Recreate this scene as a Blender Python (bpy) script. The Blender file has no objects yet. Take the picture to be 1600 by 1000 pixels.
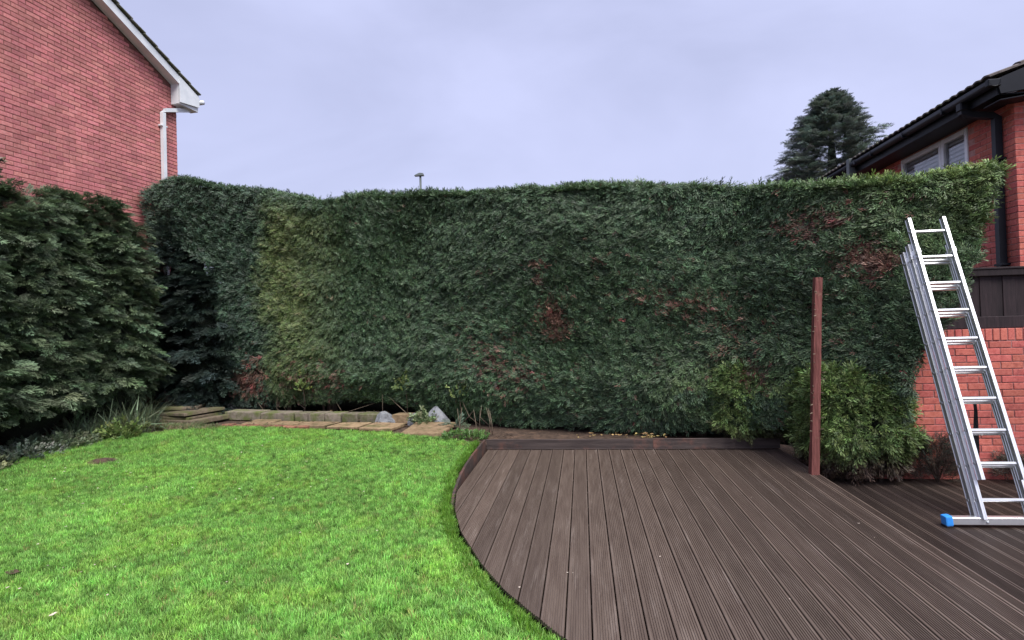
import bpy, bmesh, math, random
import numpy as np
from mathutils import Vector, Matrix
R = math.radians
rng = np.random.default_rng(7); random.seed(7)
sc = bpy.context.scene
COL = sc.collection

# ------------------------------------------------------------------ camera
cam = bpy.data.cameras.new('camera'); co = bpy.data.objects.new('camera', cam); COL.objects.link(co)
yaw, pit, rol = R(7.18), R(0.61), R(1.7)
F = Vector((-math.sin(yaw)*math.cos(pit), math.cos(yaw)*math.cos(pit), math.sin(pit)))
R0 = Vector((math.cos(yaw), math.sin(yaw), 0)); U0 = R0.cross(F)
UP = U0*math.cos(rol) + R0*math.sin(rol); RT = R0*math.cos(rol) - U0*math.sin(rol)
m = Matrix((RT, UP, -F)).transposed().to_4x4(); m.translation = (0, 0, 1.66)
co.matrix_world = m
cam.sensor_width = 36; cam.lens = 36*865/1600; cam.clip_end = 3000; cam.clip_start = .05
sc.camera = co

# ------------------------------------------------------------------ sky, sun, exposure
SUN_EL, SUN_AZ = R(58), R(142)      # azimuth clockwise from +Y
w = bpy.data.worlds.new('World'); sc.world = w; w.use_nodes = True
nt = w.node_tree; nt.nodes.clear()
def N(nt, t, **k):
    n = nt.nodes.new(t)
    for a, b in k.items(): setattr(n, a, b)
    return n
def L(nt, a, b): nt.links.new(a, b)
wo = N(nt, 'ShaderNodeOutputWorld'); bg = N(nt, 'ShaderNodeBackground'); bg.inputs[1].default_value = .1
sky = N(nt, 'ShaderNodeTexSky'); sky.sky_type = 'NISHITA'; sky.sun_disc = False; sky.sun_elevation = SUN_EL; sky.sun_rotation = SUN_AZ
sky.air_density = 1.2; sky.dust_density = 3
tc = N(nt, 'ShaderNodeTexCoord'); mp = N(nt, 'ShaderNodeMapping'); mp.inputs['Scale'].default_value = (1.0, 1.0, 2.3)
n1 = N(nt, 'ShaderNodeTexNoise'); n1.inputs['Scale'].default_value = 1.6; n1.inputs['Detail'].default_value = 5; n1.inputs['Roughness'].default_value = .5
n1.inputs['Distortion'].default_value = .4
cr = N(nt, 'ShaderNodeValToRGB'); cr.color_ramp.elements[0].position = .33; cr.color_ramp.elements[1].position = .68
SK = 10*0.285
cr.color_ramp.elements[0].color = (.455*SK, .482*SK, .705*SK, 1); cr.color_ramp.elements[1].color = (.63*SK, .66*SK, .95*SK, 1)
mx = N(nt, 'ShaderNodeMix', data_type='RGBA'); mx.inputs[0].default_value = .93
L(nt, tc.outputs['Generated'], mp.inputs[0]); L(nt, mp.outputs[0], n1.inputs['Vector']); L(nt, n1.outputs['Fac'], cr.inputs[0])
L(nt, sky.outputs[0], mx.inputs[6]); L(nt, cr.outputs[0], mx.inputs[7]); L(nt, mx.outputs[2], bg.inputs[0]); L(nt, bg.outputs[0], wo.inputs[0])
sl = bpy.data.lights.new('sun', 'SUN'); sl.energy = 1.5; sl.angle = R(34); sl.color = (1, .97, .95)
so = bpy.data.objects.new('sun', sl); COL.objects.link(so)
sd = Vector((math.sin(SUN_AZ)*math.cos(SUN_EL), math.cos(SUN_AZ)*math.cos(SUN_EL), math.sin(SUN_EL)))
so.rotation_euler = (-sd).to_track_quat('-Z', 'Y').to_euler(); so.location = sd*60
vs = sc.view_settings; vs.view_transform = 'Standard'; vs.look = 'None'; vs.exposure = 1.85; vs.gamma = 1; vs.use_curve_mapping = False

# ------------------------------------------------------------------ helpers
W = {}
def put(o, parent=None, at=(0, 0, 0)):
    at = Vector(at); COL.objects.link(o); W[o.name] = at
    if parent is not None:
        o.parent = parent; o.location = at - W[parent.name]
        if tuple(parent.rotation_euler) != (0, 0, 0):       # child given in world axes under a turned part
            o.matrix_parent_inverse = parent.rotation_euler.to_matrix().to_4x4().inverted()
    else: o.location = at
    return o
def tag(o, label=None, cat=None, group=None, kind=None):
    for k, v in (('label', label), ('category', cat), ('group', group), ('kind', kind)):
        if v: o[k] = v
    return o
def empty(name, at, label=None, cat=None, group=None, kind=None):
    o = bpy.data.objects.new(name, None); o.empty_display_size = .1
    return tag(put(o, None, at), label, cat, group, kind)
def mesh(verts, faces, mat=None, smooth=False, name='mesh'):
    me = bpy.data.meshes.new(name); me.from_pydata([tuple(v) for v in verts], [], faces); me.update()
    if mat: me.materials.append(mat)
    if smooth: me.polygons.foreach_set('use_smooth', [True]*len(me.polygons))
    return me
def obj(name, me, parent=None, at=(0, 0, 0), rot=None):
    o = put(bpy.data.objects.new(name, me), parent, at)
    if rot is not None: o.rotation_euler = rot
    return o
BOXF = [(0, 3, 2, 1), (4, 5, 6, 7), (0, 1, 5, 4), (1, 2, 6, 5), (2, 3, 7, 6), (3, 0, 4, 7)]
def box_me(sx, sy, sz, mat, bevel=0, segs=1, wob=0, seed=0):
    bm = bmesh.new(); bmesh.ops.create_cube(bm, size=1)
    bmesh.ops.scale(bm, vec=(sx, sy, sz), verts=bm.verts)
    if wob:
        r_ = random.Random(seed)
        for v in bm.verts: v.co += Vector((r_.uniform(-wob, wob), r_.uniform(-wob, wob), r_.uniform(-wob, wob)))
    if bevel: bmesh.ops.bevel(bm, geom=bm.edges[:], offset=bevel, segments=segs, profile=.6, affect='EDGES')
    me = bpy.data.meshes.new('box'); bm.to_mesh(me); bm.free()
    me.materials.append(mat); return me
def box(name, parent, c, s, mat, bevel=0, rot=None, **k):
    return obj(name, box_me(*s, mat, bevel, **k), parent, c, rot)
def prism_me(poly, axis, a0, a1, mat):      # poly (p,q) extruded along axis: 'x': (x,p,q) 'y': (p,y,q) 'z': (p,q,z)
    def P(p, q, t): return {'x': (t, p, q), 'y': (p, t, q), 'z': (p, q, t)}[axis]
    n = len(poly); v = [P(p, q, a0) for p, q in poly] + [P(p, q, a1) for p, q in poly]
    f = [tuple(range(n)), tuple(range(2*n-1, n-1, -1))] + [(i, i+n, (i+1) % n+n, (i+1) % n) for i in range(n)]
    me = mesh(v, f, mat)
    bm = bmesh.new(); bm.from_mesh(me); bmesh.ops.recalc_face_normals(bm, faces=bm.faces[:]); bm.to_mesh(me); bm.free()
    return me
def tube_me(pts, rad, mat, seg=8, cap=True):
    pts = [Vector(p) for p in pts]; n = len(pts)
    rad = list(rad) if hasattr(rad, '__len__') else [rad]*n
    v = []; f = []; pn = None
    for i, p in enumerate(pts):
        t = (pts[min(i+1, n-1)] - pts[max(i-1, 0)]).normalized()
        a = Vector((0, 0, 1)) if abs(t.z) < .9 else Vector((1, 0, 0))
        if pn is None: pn = t.cross(a).normalized()
        pn = (pn - t*pn.dot(t)).normalized(); b = t.cross(pn)
        for k in range(seg):
            an = 2*math.pi*k/seg; v.append(p + (pn*math.cos(an) + b*math.sin(an))*rad[i])
    for i in range(n-1):
        for k in range(seg): f.append((i*seg+k, i*seg+(k+1) % seg, (i+1)*seg+(k+1) % seg, (i+1)*seg+k))
    if cap: f.append(tuple(range(seg-1, -1, -1))); f.append(tuple(range((n-1)*seg, n*seg)))
    return mesh(v, f, mat, True)
def hash2(i, j, k=0): 
    h = (i.astype(np.int64)*374761393 + j.astype(np.int64)*668265263 + k*2147483647) & 0xffffffff
    h = ((h ^ (h >> 13))*1274126177) & 0xffffffff
    return ((h ^ (h >> 16)) & 0xffff)/65535.
def vn(x, y, s=1., k=0):                    # value noise 0..1
    x = np.asarray(x, float)*s; y = np.asarray(y, float)*s
    i = np.floor(x); j = np.floor(y); u = x-i; v = y-j; u = u*u*(3-2*u); v = v*v*(3-2*v)
    return (hash2(i, j, k)*(1-u)+hash2(i+1, j, k)*u)*(1-v) + (hash2(i, j+1, k)*(1-u)+hash2(i+1, j+1, k)*u)*v
def sstep(a, b, x):
    t = np.clip((np.asarray(x, float)-a)/(b-a), 0, 1); return t*t*(3-2*t)
def ground_z(x, y):
    return -.06 + .16*sstep(3.5, 8.8, y) + .05*sstep(-5, -8, x)

# ------------------------------------------------------------------ materials
def pmat(name, c1, c2, scale=8, rough=.8, bump=.2, stretch=(1, 1, 1), rnd=.12, detail=6, lo=.35, hi=.65, c3=None, c3s=2.5, c3lo=.5, c3hi=.62, metal=0, spec=.35, bscale=None, bdist=.01, hue=0., coords='Object', island=False, c3st=False, stain=0.):
    mt = bpy.data.materials.new(name); mt.use_nodes = True; nt = mt.node_tree; b = nt.nodes['Principled BSDF']
    tc = N(nt, 'ShaderNodeTexCoord'); oi = N(nt, 'ShaderNodeNewGeometry' if island else 'ShaderNodeObjectInfo'); RN = oi.outputs['Random Per Island' if island else 'Random']
    ad = N(nt, 'ShaderNodeVectorMath', operation='MULTIPLY_ADD'); ad.inputs[1].default_value = (37, 53, 71)
    mp = N(nt, 'ShaderNodeMapping'); mp.inputs['Scale'].default_value = stretch
    L(nt, RN, ad.inputs[0]); L(nt, tc.outputs[coords], ad.inputs[2]); L(nt, ad.outputs[0], mp.inputs[0])
    no = N(nt, 'ShaderNodeTexNoise'); no.inputs['Scale'].default_value = scale; no.inputs['Detail'].default_value = detail; no.inputs['Roughness'].default_value = .62
    L(nt, mp.outputs[0], no.inputs['Vector'])
    r = N(nt, 'ShaderNodeValToRGB'); r.color_ramp.elements[0].position = lo; r.color_ramp.elements[1].position = hi
    r.color_ramp.elements[0].color = (*c1, 1); r.color_ramp.elements[1].color = (*c2, 1)
    L(nt, no.outputs['Fac'], r.inputs[0]); out = r.outputs[0]
    if c3:
        n3 = N(nt, 'ShaderNodeTexNoise'); n3.inputs['Scale'].default_value = c3s; n3.inputs['Detail'].default_value = 7; n3.inputs['Roughness'].default_value = .7
        L(nt, (mp if c3st else ad).outputs[0], n3.inputs['Vector'])
        r3 = N(nt, 'ShaderNodeMapRange'); r3.inputs[1].default_value = c3lo; r3.inputs[2].default_value = c3hi
        L(nt, n3.outputs['Fac'], r3.inputs[0]); m3 = N(nt, 'ShaderNodeMix', data_type='RGBA'); m3.inputs[7].default_value = (*c3, 1)
        L(nt, r3.outputs[0], m3.inputs[0]); L(nt, out, m3.inputs[6]); out = m3.outputs[2]
    hs = N(nt, 'ShaderNodeHueSaturation'); mr = N(nt, 'ShaderNodeMapRange'); mr.inputs[3].default_value = 1-rnd; mr.inputs[4].default_value = 1+rnd
    L(nt, RN, mr.inputs[0]); L(nt, mr.outputs[0], hs.inputs['Value'])
    if hue:
        wn = N(nt, 'ShaderNodeTexWhiteNoise', noise_dimensions='1D'); L(nt, RN, wn.inputs['W'])
        mh = N(nt, 'ShaderNodeMapRange'); mh.inputs[3].default_value = .5-hue; mh.inputs[4].default_value = .5+hue
        L(nt, wn.outputs['Value'], mh.inputs[0]); L(nt, mh.outputs[0], hs.inputs['Hue'])
    L(nt, out, hs.inputs['Color']); fin = hs.outputs[0]
    if stain:                               # broad weathering that runs across many pieces
        gp_ = N(nt, 'ShaderNodeNewGeometry'); mw = N(nt, 'ShaderNodeMapping'); mw.inputs['Scale'].default_value = (1.6, 1.6, .7); ns = N(nt, 'ShaderNodeTexNoise'); ns.inputs['Scale'].default_value = 1.4; ns.inputs['Detail'].default_value = 6
        L(nt, gp_.outputs['Position'], mw.inputs[0]); L(nt, mw.outputs[0], ns.inputs['Vector']); ms = N(nt, 'ShaderNodeMapRange'); ms.inputs[1].default_value = .3; ms.inputs[2].default_value = .7; ms.inputs[3].default_value = 1-stain; ms.inputs[4].default_value = 1+stain*.6
        L(nt, ns.outputs['Fac'], ms.inputs[0]); vs_ = N(nt, 'ShaderNodeVectorMath', operation='SCALE'); L(nt, fin, vs_.inputs[0]); L(nt, ms.outputs[0], vs_.inputs['Scale']); fin = vs_.outputs[0]
    L(nt, fin, b.inputs['Base Color'])
    b.inputs['Roughness'].default_value = rough; b.inputs['Metallic'].default_value = metal; b.inputs['Specular IOR Level'].default_value = spec
    if bump:
        bn = N(nt, 'ShaderNodeTexNoise'); bn.inputs['Scale'].default_value = bscale or scale*3; bn.inputs['Detail'].default_value = 5
        L(nt, mp.outputs[0], bn.inputs['Vector']); bp = N(nt, 'ShaderNodeBump'); bp.inputs['Strength'].default_value = bump; bp.inputs['Distance'].default_value = bdist
        L(nt, bn.outputs['Fac'], bp.inputs['Height']); L(nt, bp.outputs[0], b.inputs['Normal'])
    return mt
def leafmat(name, trans=.3, rough=.55, spec=.3, tip=0.):
    mt = bpy.data.materials.new(name); mt.use_nodes = True; nt = mt.node_tree; b = nt.nodes['Principled BSDF']; o = nt.nodes['Material Output']
    at = N(nt, 'ShaderNodeAttribute', attribute_type='INSTANCER', attribute_name='col')
    if tip:
        ta = N(nt, 'ShaderNodeAttribute', attribute_type='GEOMETRY', attribute_name='tip'); tm = N(nt, 'ShaderNodeMapRange'); tm.inputs[3].default_value = 1-tip; tm.inputs[4].default_value = 1+tip
        L(nt, ta.outputs['Fac'], tm.inputs[0]); vm = N(nt, 'ShaderNodeVectorMath', operation='SCALE'); L(nt, at.outputs['Color'], vm.inputs[0]); L(nt, tm.outputs[0], vm.inputs['Scale']); cs_ = vm.outputs[0]
    else: cs_ = at.outputs['Color']
    L(nt, cs_, b.inputs['Base Color']); b.inputs['Roughness'].default_value = rough; b.inputs['Specular IOR Level'].default_value = spec
    tr = N(nt, 'ShaderNodeBsdfTranslucent'); L(nt, cs_, tr.inputs[0])
    mxs = N(nt, 'ShaderNodeMixShader'); mxs.inputs[0].default_value = trans
    L(nt, b.outputs[0], mxs.inputs[1]); L(nt, tr.outputs[0], mxs.inputs[2]); L(nt, mxs.outputs[0], o.inputs[0])
    return mt
M = {}
M['soil'] = pmat('soil', (.035, .022, .015), (.09, .06, .042), 14, .95, .8, c3=(.12, .075, .05), c3s=5, bdist=.03)
M['turf'] = pmat('turf', (.035, .07, .012), (.07, .13, .025), 20, .95, .5, rnd=0)
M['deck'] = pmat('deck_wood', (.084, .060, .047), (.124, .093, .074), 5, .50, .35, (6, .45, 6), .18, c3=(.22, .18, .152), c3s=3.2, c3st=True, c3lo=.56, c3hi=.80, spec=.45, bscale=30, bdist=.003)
M['deck_dark'] = pmat('deck_wood_dark', (.058, .041, .033), (.086, .064, .051), 5, .55, .35, (6, .45, 6), .2, c3=(.12, .095, .082), c3s=3.2, c3st=True, c3lo=.60, c3hi=.82, spec=.4, bscale=30, bdist=.003)  # darker version of the deck wood, for lower boards and joists
M['deck_edge'] = pmat('deck_edging_wood', (.045, .033, .03), (.09, .068, .06), 4, .6, .4, (.5, 6, 6), .1, c3=(.16, .075, .055), c3s=2.4, c3lo=.52, c3hi=.68, bscale=25, bdist=.003)
M['brickL'] = pmat('red_brick', (.45, .145, .136), (.57, .232, .218), 30, .85, .5, rnd=.20, hue=.008, c3=(.54, .28, .26), c3s=22, c3lo=.6, c3hi=.72, bdist=.004, stain=.22)
M['brickLfar'] = pmat('red_brick_far', (.45, .145, .136), (.57, .232, .218), 30, .85, .5, rnd=.20, hue=.008, c3=(.54, .28, .26), c3s=22, c3lo=.6, c3hi=.72, bdist=.004, stain=.22, island=True)
M['mortarL'] = pmat('dark_mortar', (.15, .062, .054), (.21, .092, .08), 20, .95, .3, rnd=0)
M['brickR'] = pmat('bright_red_brick', (.43, .102, .078), (.55, .162, .126), 30, .85, .5, rnd=.16, hue=.006, c3=(.24, .055, .05), c3s=14, c3lo=.55, c3hi=.75, bdist=.004, stain=.2)
M['brickRfar'] = pmat('bright_red_brick_far', (.43, .102, .078), (.55, .162, .126), 30, .85, .5, rnd=.16, hue=.006, c3=(.24, .055, .05), c3s=14, c3lo=.55, c3hi=.75, bdist=.004, stain=.2, island=True)
M['mortarR'] = pmat('pink_mortar', (.34, .17, .15), (.48, .27, .24), 20, .95, .3, rnd=0)
M['mortarG'] = pmat('garden_wall_mortar', (.17, .06, .055), (.36, .17, .155), 9, .95, .4, rnd=0)
M['upvc'] = pmat('white_plastic', (.62, .66, .68), (.74, .77, .78), 4, .35, 0, rnd=.02, spec=.5)
M['black'] = pmat('black_plastic', (.005, .0065, .010), (.009, .011, .016), 5, .5, 0, rnd=.05, spec=.25)
M['tileL'] = pmat('grey_roof_tile', (.13, .13, .105), (.22, .215, .175), 14, .9, .5, rnd=.15, c3=(.10, .11, .05), c3s=6)
M['tileR'] = pmat('brown_roof_tile', (.10, .085, .08), (.19, .165, .15), 14, .9, .5, rnd=.2, c3=(.13, .14, .08), c3s=6)
M['alu'] = pmat('aluminium', (.72, .74, .76), (.86, .87, .88), 3, .36, .08, (1, 1, .2), .05, metal=.85, bscale=60, bdist=.001)
M['web'] = pmat('shade_grey_aluminium', (.33, .36, .36), (.46, .49, .49), 3, .5, .08, (1, 1, .2), .05, metal=.7, bscale=60, bdist=.001)  # darker aluminium, paints shade onto the stile side faces
M['steel'] = pmat('zinc_bracket', (.38, .40, .40), (.55, .57, .57), 20, .4, 0, metal=.9)
M['blue'] = pmat('blue_plastic', (.03, .23, .68), (.045, .30, .80), 6, .45, 0, rnd=0)
M['rubber'] = pmat('black_rubber', (.012, .012, .013), (.02, .02, .022), 6, .8, .1)
M['postred'] = pmat('red_stained_post', (.10, .032, .026), (.22, .078, .066), 9, .85, 1.0, (5, 5, .4), 0, c3=(.30, .20, .13), c3s=6, c3lo=.60, c3hi=.74, bscale=22, bdist=.006)
M['fence'] = pmat('dark_fence_stain', (.011, .0065, .008), (.026, .016, .018), 7, .75, .5, (5, 5, .5), .3, bscale=22, bdist=.004)
M['fenceL'] = pmat('brown_fence_wood', (.07, .03, .022), (.14, .065, .048), 7, .85, .5, (5, .5, 5), .25, bscale=22, bdist=.004)
M['kerb'] = pmat('mossy_concrete', (.13, .11, .085), (.24, .205, .16), 16, .95, .7, rnd=.15, c3=(.105, .125, .038), c3s=4.5, c3lo=.43, c3hi=.62, bdist=.008)
M['slab'] = pmat('sandstone_slab', (.20, .135, .075), (.34, .245, .145), 12, .95, .6, rnd=.15, c3=(.095, .10, .035), c3s=4, c3lo=.5, c3hi=.68, bdist=.008)
M['slabmoss'] = pmat('mossy_slab', (.095, .075, .052), (.17, .135, .095), 12, .95, .8, rnd=.15, c3=(.085, .098, .03), c3s=3.5, c3lo=.46, c3hi=.64, bdist=.01)
M['paver'] = pmat('red_paver', (.17, .06, .045), (.32, .16, .10), 14, .95, .6, rnd=.25, c3=(.10, .09, .04), c3s=5, c3lo=.5, c3hi=.7)
M['rock'] = pmat('white_grey_rock', (.11, .115, .122), (.27, .285, .305), 9, .85, .8, rnd=.08, c3=(.18, .18, .17), c3s=9, c3lo=.55, c3hi=.7, bdist=.02)
M['rockdark'] = pmat('dull_grey_rock', (.09, .09, .085), (.18, .175, .165), 8, .9, .8, bdist=.02)
M['bark'] = pmat('bark', (.055, .036, .026), (.14, .10, .075), 10, .95, .9, (4, 4, .6), .15, bdist=.02)
M['barkpale'] = pmat('pale_bark', (.16, .12, .085), (.30, .24, .17), 10, .95, .8, (4, 4, .6), .15, bdist=.01)
M['core'] = pmat('shade_dark_core', (.016, .022, .014), (.042, .050, .034), 18, 1, .9, rnd=0, bdist=.05)  # dark filler colour standing in for shade deep between the leaves
M['leaf'] = leafmat('conifer_leaf', .16, .5, .35, .62)
M['grass'] = leafmat('grass_blade', .42, .5, .3, .3)
M['broad'] = leafmat('broad_leaf', .3, .45, .4)
M['fallen'] = pmat('fallen_leaf', (.26, .17, .06), (.42, .32, .14), 30, .8, .1, rnd=.4, hue=.03)
M['fallen_litter'] = pmat('fallen_leaf_litter', (.26, .17, .06), (.42, .32, .14), 30, .8, .1, rnd=.4, hue=.03, island=True)
M['deadleaf'] = pmat('dead_leaf', (.035, .024, .018), (.08, .05, .032), 30, .8, .1, rnd=.3)
M['deadleaf_litter'] = pmat('dead_leaf_litter', (.035, .024, .018), (.08, .05, .032), 30, .8, .1, rnd=.3, island=True)
M['debris'] = pmat('pale_debris', (.42, .34, .26), (.62, .55, .46), 30, .85, .1, rnd=.2)
M['debris_litter'] = pmat('pale_debris_litter', (.42, .34, .26), (.62, .55, .46), 30, .85, .1, rnd=.2, island=True)
M['lamp'] = pmat('lamp_grey', (.07, .085, .085), (.11, .125, .12), 5, .5, 0)
M['blind'] = pmat('white_blind', (.55, .57, .60), (.66, .68, .70), 5, .7, 0, rnd=.03)
M['glass'] = bpy.data.materials.new('window_glass'); M['glass'].use_nodes = True
g_ = M['glass'].node_tree.nodes['Principled BSDF']; g_.inputs['Base Color'].default_value = (.9, .93, .95, 1); g_.inputs['Roughness'].default_value = .03
g_.inputs['Transmission Weight'].default_value = 1; g_.inputs['IOR'].default_value = 1.45

# ------------------------------------------------------------------ scatter (geometry nodes on point clouds with stored attributes)
def strips(defs):                       # list of (pts, widths, normal) -> verts, faces
    v = []; f = []
    for pts, wd, nrm in defs:
        n = len(pts); nrm = Vector(nrm)
        for i, p in enumerate(pts):
            p = Vector(p); t = (Vector(pts[min(i+1, n-1)]) - Vector(pts[max(i-1, 0)])).normalized(); s = t.cross(nrm).normalized()
            v += [p - s*wd[i]/2, p + s*wd[i]/2]
        b = len(v) - 2*n
        for i in range(n-1): f.append((b+2*i, b+2*i+1, b+2*i+3, b+2*i+2))
    return v, f
def tipped(me, defs):                   # 0 at the root of every strand, 1 at its tip (paler young tips, also painting shade and highlights along the strand)
    a = me.attributes.new('tip', 'FLOAT', 'POINT'); q = []
    for pts, wd, nrm in defs:
        for i in range(len(pts)): q += [i/(len(pts)-1)]*2
    a.data.foreach_set('value', q); return me
def frond_me(mat, nb, seed, sub=0, wid=.10, ang=42, droop=.25):
    r = random.Random(seed); d = []
    def ax(t): return Vector((.05*math.sin(3*t+seed), t, -droop*t*t))
    d.append(([ax(t/3) for t in range(4)], [wid*.5, wid*.55, wid*.45, .01], (0, 0, 1)))
    for i in range(nb):
        t = .08 + .88*i/nb + r.uniform(-.02, .02); s = 1 if i % 2 else -1
        ln = (.46*(1-t)**.7 + .12)*r.uniform(.75, 1.15); a = R(ang + r.uniform(-14, 14)); up = r.uniform(-.30, .30)
        b0 = ax(t); dr = Vector((s*math.sin(a), math.cos(a), up)).normalized()
        p1 = b0 + dr*ln*.55; p2 = b0 + dr*ln + Vector((-s*.04, .03, -.14*ln))
        nr = Vector((r.uniform(-.4, .4), r.uniform(-.4, .4), 1))
        d.append(([b0, p1, p2], [wid*.55, wid*r.uniform(.7, 1.1), .012], nr))
        for k in range(sub):
            q = .25 + .65*k/sub; b1 = b0.lerp(p2, q); s2 = 1 if k % 2 else -1; a2 = math.atan2(dr.x, dr.y) + s2*R(48)
            l2 = ln*(.42*(1-q)+.16); d2 = Vector((math.sin(a2), math.cos(a2), r.uniform(-.25, .25)))
            d.append(([b1, b1+d2*l2*.6, b1+d2*l2+Vector((0, 0, -.05*l2))], [wid*.3, wid*.6, .01], nr))
    v, f = strips(d); return tipped(mesh(v, f, mat, False), d)
def clump_me(mat, n, seed, spread=.022, hmin=.6, hmax=1., width=.07, lean=.6):
    r = random.Random(seed); d = []
    for i in range(n):
        a = r.uniform(0, 6.283); rr = spread*math.sqrt(r.random())/.05; h = r.uniform(hmin, hmax); le = r.uniform(.1, lean); a2 = a + r.uniform(-1, 1)
        b = Vector((rr*math.cos(a), rr*math.sin(a), -.1)); dr = Vector((math.cos(a2), math.sin(a2), 0))
        pts = [b, b+Vector((0, 0, h*.5))+dr*h*le*.25, b+Vector((0, 0, h*(.95-.35*le)))+dr*h*le*.85]
        nn = Vector((math.cos(a2), math.sin(a2), .3)); wd = width*r.uniform(.7, 1.3)
        d.append((pts, [wd, wd*.8, .008], nn))
    v, f = strips(d); return tipped(mesh(v, f, mat, False), d)
def leaf_me(mat, n, seed, lw=.5, flat=.5):          # sprig of n broad leaves, unit size
    r = random.Random(seed); v = []; f = []
    for i in range(n):
        a = r.uniform(0, 6.283); el = r.uniform(-.2, 1.0)*flat; q = Vector((0, r.uniform(.0, .7), r.uniform(-.2, .2)))
        d = Vector((math.cos(a)*math.cos(el), math.sin(a)*math.cos(el), math.sin(el))); s = d.cross(Vector((0, 0, 1))).normalized(); u = s.cross(d)
        ln = r.uniform(.3, .5); b = len(v)
        v += [q, q+d*ln*.35+s*ln*lw*.45+u*.03, q+d*ln*.7+s*ln*lw*.38, q+d*ln-u*.05, q+d*ln*.7-s*ln*lw*.38, q+d*ln*.35-s*ln*lw*.45+u*.03, q+d*ln*.5-u*.04]
        f += [(b, b+1, b+6), (b+1, b+2, b+6), (b+2, b+3, b+6), (b+3, b+4, b+6), (b+4, b+5, b+6), (b+5, b, b+6)]
    return mesh(v, f, mat, False)
PROTO = {}
def protos(key, meshes):
    c = bpy.data.collections.new('kit_'+key)
    for i, me in enumerate(meshes):
        o = bpy.data.objects.new('%s_kit_%02d' % (key, i), me); c.objects.link(o)
    g = bpy.data.node_groups.new('scatter_'+key, 'GeometryNodeTree')
    g.interface.new_socket('Geometry', in_out='INPUT', socket_type='NodeSocketGeometry'); g.interface.new_socket('Geometry', in_out='OUTPUT', socket_type='NodeSocketGeometry')
    gi = N(g, 'NodeGroupInput'); go = N(g, 'NodeGroupOutput'); ip = N(g, 'GeometryNodeInstanceOnPoints'); ci = N(g, 'GeometryNodeCollectionInfo')
    ci.inputs['Collection'].default_value = c; ci.inputs['Separate Children'].default_value = True; ci.inputs['Reset Children'].default_value = True
    ip.inputs['Pick Instance'].default_value = True
    def na(n, t):
        x = N(g, 'GeometryNodeInputNamedAttribute', data_type=t); x.inputs[0].default_value = n; return x.outputs[0]
    er = N(g, 'FunctionNodeEulerToRotation'); L(g, na('rot', 'FLOAT_VECTOR'), er.inputs[0])
    L(g, gi.outputs[0], ip.inputs['Points']); L(g, ci.outputs[0], ip.inputs['Instance']); L(g, na('idx', 'INT'), ip.inputs['Instance Index'])
    L(g, er.outputs[0], ip.inputs['Rotation']); L(g, na('scl', 'FLOAT'), ip.inputs['Scale']); L(g, ip.outputs[0], go.inputs[0])
    PROTO[key] = (g, len(meshes))
def euler_of(Y, Z):                     # instance +Y along Y, +Z near Z
    Y = Y/np.linalg.norm(Y, axis=1, keepdims=True); X = np.cross(Y, Z); X /= np.maximum(np.linalg.norm(X, axis=1, keepdims=True), 1e-6); Z = np.cross(X, Y)
    return np.stack([np.arctan2(Y[:, 2], Z[:, 2]), np.arcsin(np.clip(-X[:, 2], -1, 1)), np.arctan2(X[:, 1], X[:, 0])], 1)
def scatter(name, key, P, rot, scl, colr, parent=None, origin=(0, 0, 0)):
    g, n = PROTO[key]; P = np.asarray(P, float); k = len(P)
    me = bpy.data.meshes.new(name); me.vertices.add(k); me.vertices.foreach_set('co', (P - np.array(origin)).astype(np.float32).ravel())
    for nm, t, d, fld in (('rot', 'FLOAT_VECTOR', rot, 'vector'), ('scl', 'FLOAT', scl, 'value'), ('col', 'FLOAT_VECTOR', colr, 'vector')):
        a = me.attributes.new(nm, t, 'POINT'); a.data.foreach_set(fld, np.ascontiguousarray(d, dtype=np.float32).ravel())
    a = me.attributes.new('idx', 'INT', 'POINT'); a.data.foreach_set('value', rng.integers(0, n, k).astype(np.int32))
    o = obj(name, me, parent, origin); md = o.modifiers.new('scatter', 'NODES'); md.node_group = g
    o['kind'] = 'stuff'; return o
protos('hedge', [frond_me(M['leaf'], 5, s, 0, .10, 30, .35) for s in range(8)])
protos('frond', [frond_me(M['leaf'], 13, 20+s, 4, .050, 42, .35) for s in range(6)])
protos('grass', [clump_me(M['grass'], 16, 40+s) for s in range(10)])
protos('sprig', [leaf_me(M['broad'], 9, 60+s, .75) for s in range(6)])
protos('strap', [clump_me(M['broad'], 9, 80+s, .02, .7, 1., .032, 1.1) for s in range(6)])
protos('twig', [frond_me(M['leaf'], 7, 90+s, 3, .03, 40, .1) for s in range(4)])

def shade(base, n, lo=.6, hi=1.45, hue=.12):
    b = np.array(base)[None, :]*rng.uniform(lo, hi, (n, 1)); return b*(1 + rng.uniform(-hue, hue, (n, 3)))

# ================================================================== SETTING
gv = []; gf = []; xs = np.r_[-900, -200, -60, np.sort(np.r_[np.linspace(-20, 20, 41), -1.36, -1.35, 2.43, 2.445]), 60, 200, 900]; ys = np.r_[-300, -60, -20, np.sort(np.r_[np.linspace(-6, 26, 49), 6.54, 6.56, 7.41, 7.425]), 60, 200, 1500]
for yy in ys:
    for xx in xs:
        zg = float(ground_z(xx, yy))-.03
        if xx > -1.355 and yy < 7.42: zg = -.34
        if xx > 2.44: zg = (-.34 if yy < 6.55 else min(zg, -.17+.2*max(0, yy-7.6)))
        gv.append((xx, yy, zg))
nx = len(xs)
for j in range(len(ys)-1):
    for i in range(nx-1): gf.append((j*nx+i, j*nx+i+1, (j+1)*nx+i+1, (j+1)*nx+i))
tag(obj('ground', mesh(gv, gf, M['soil'], True)), kind='structure')

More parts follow.
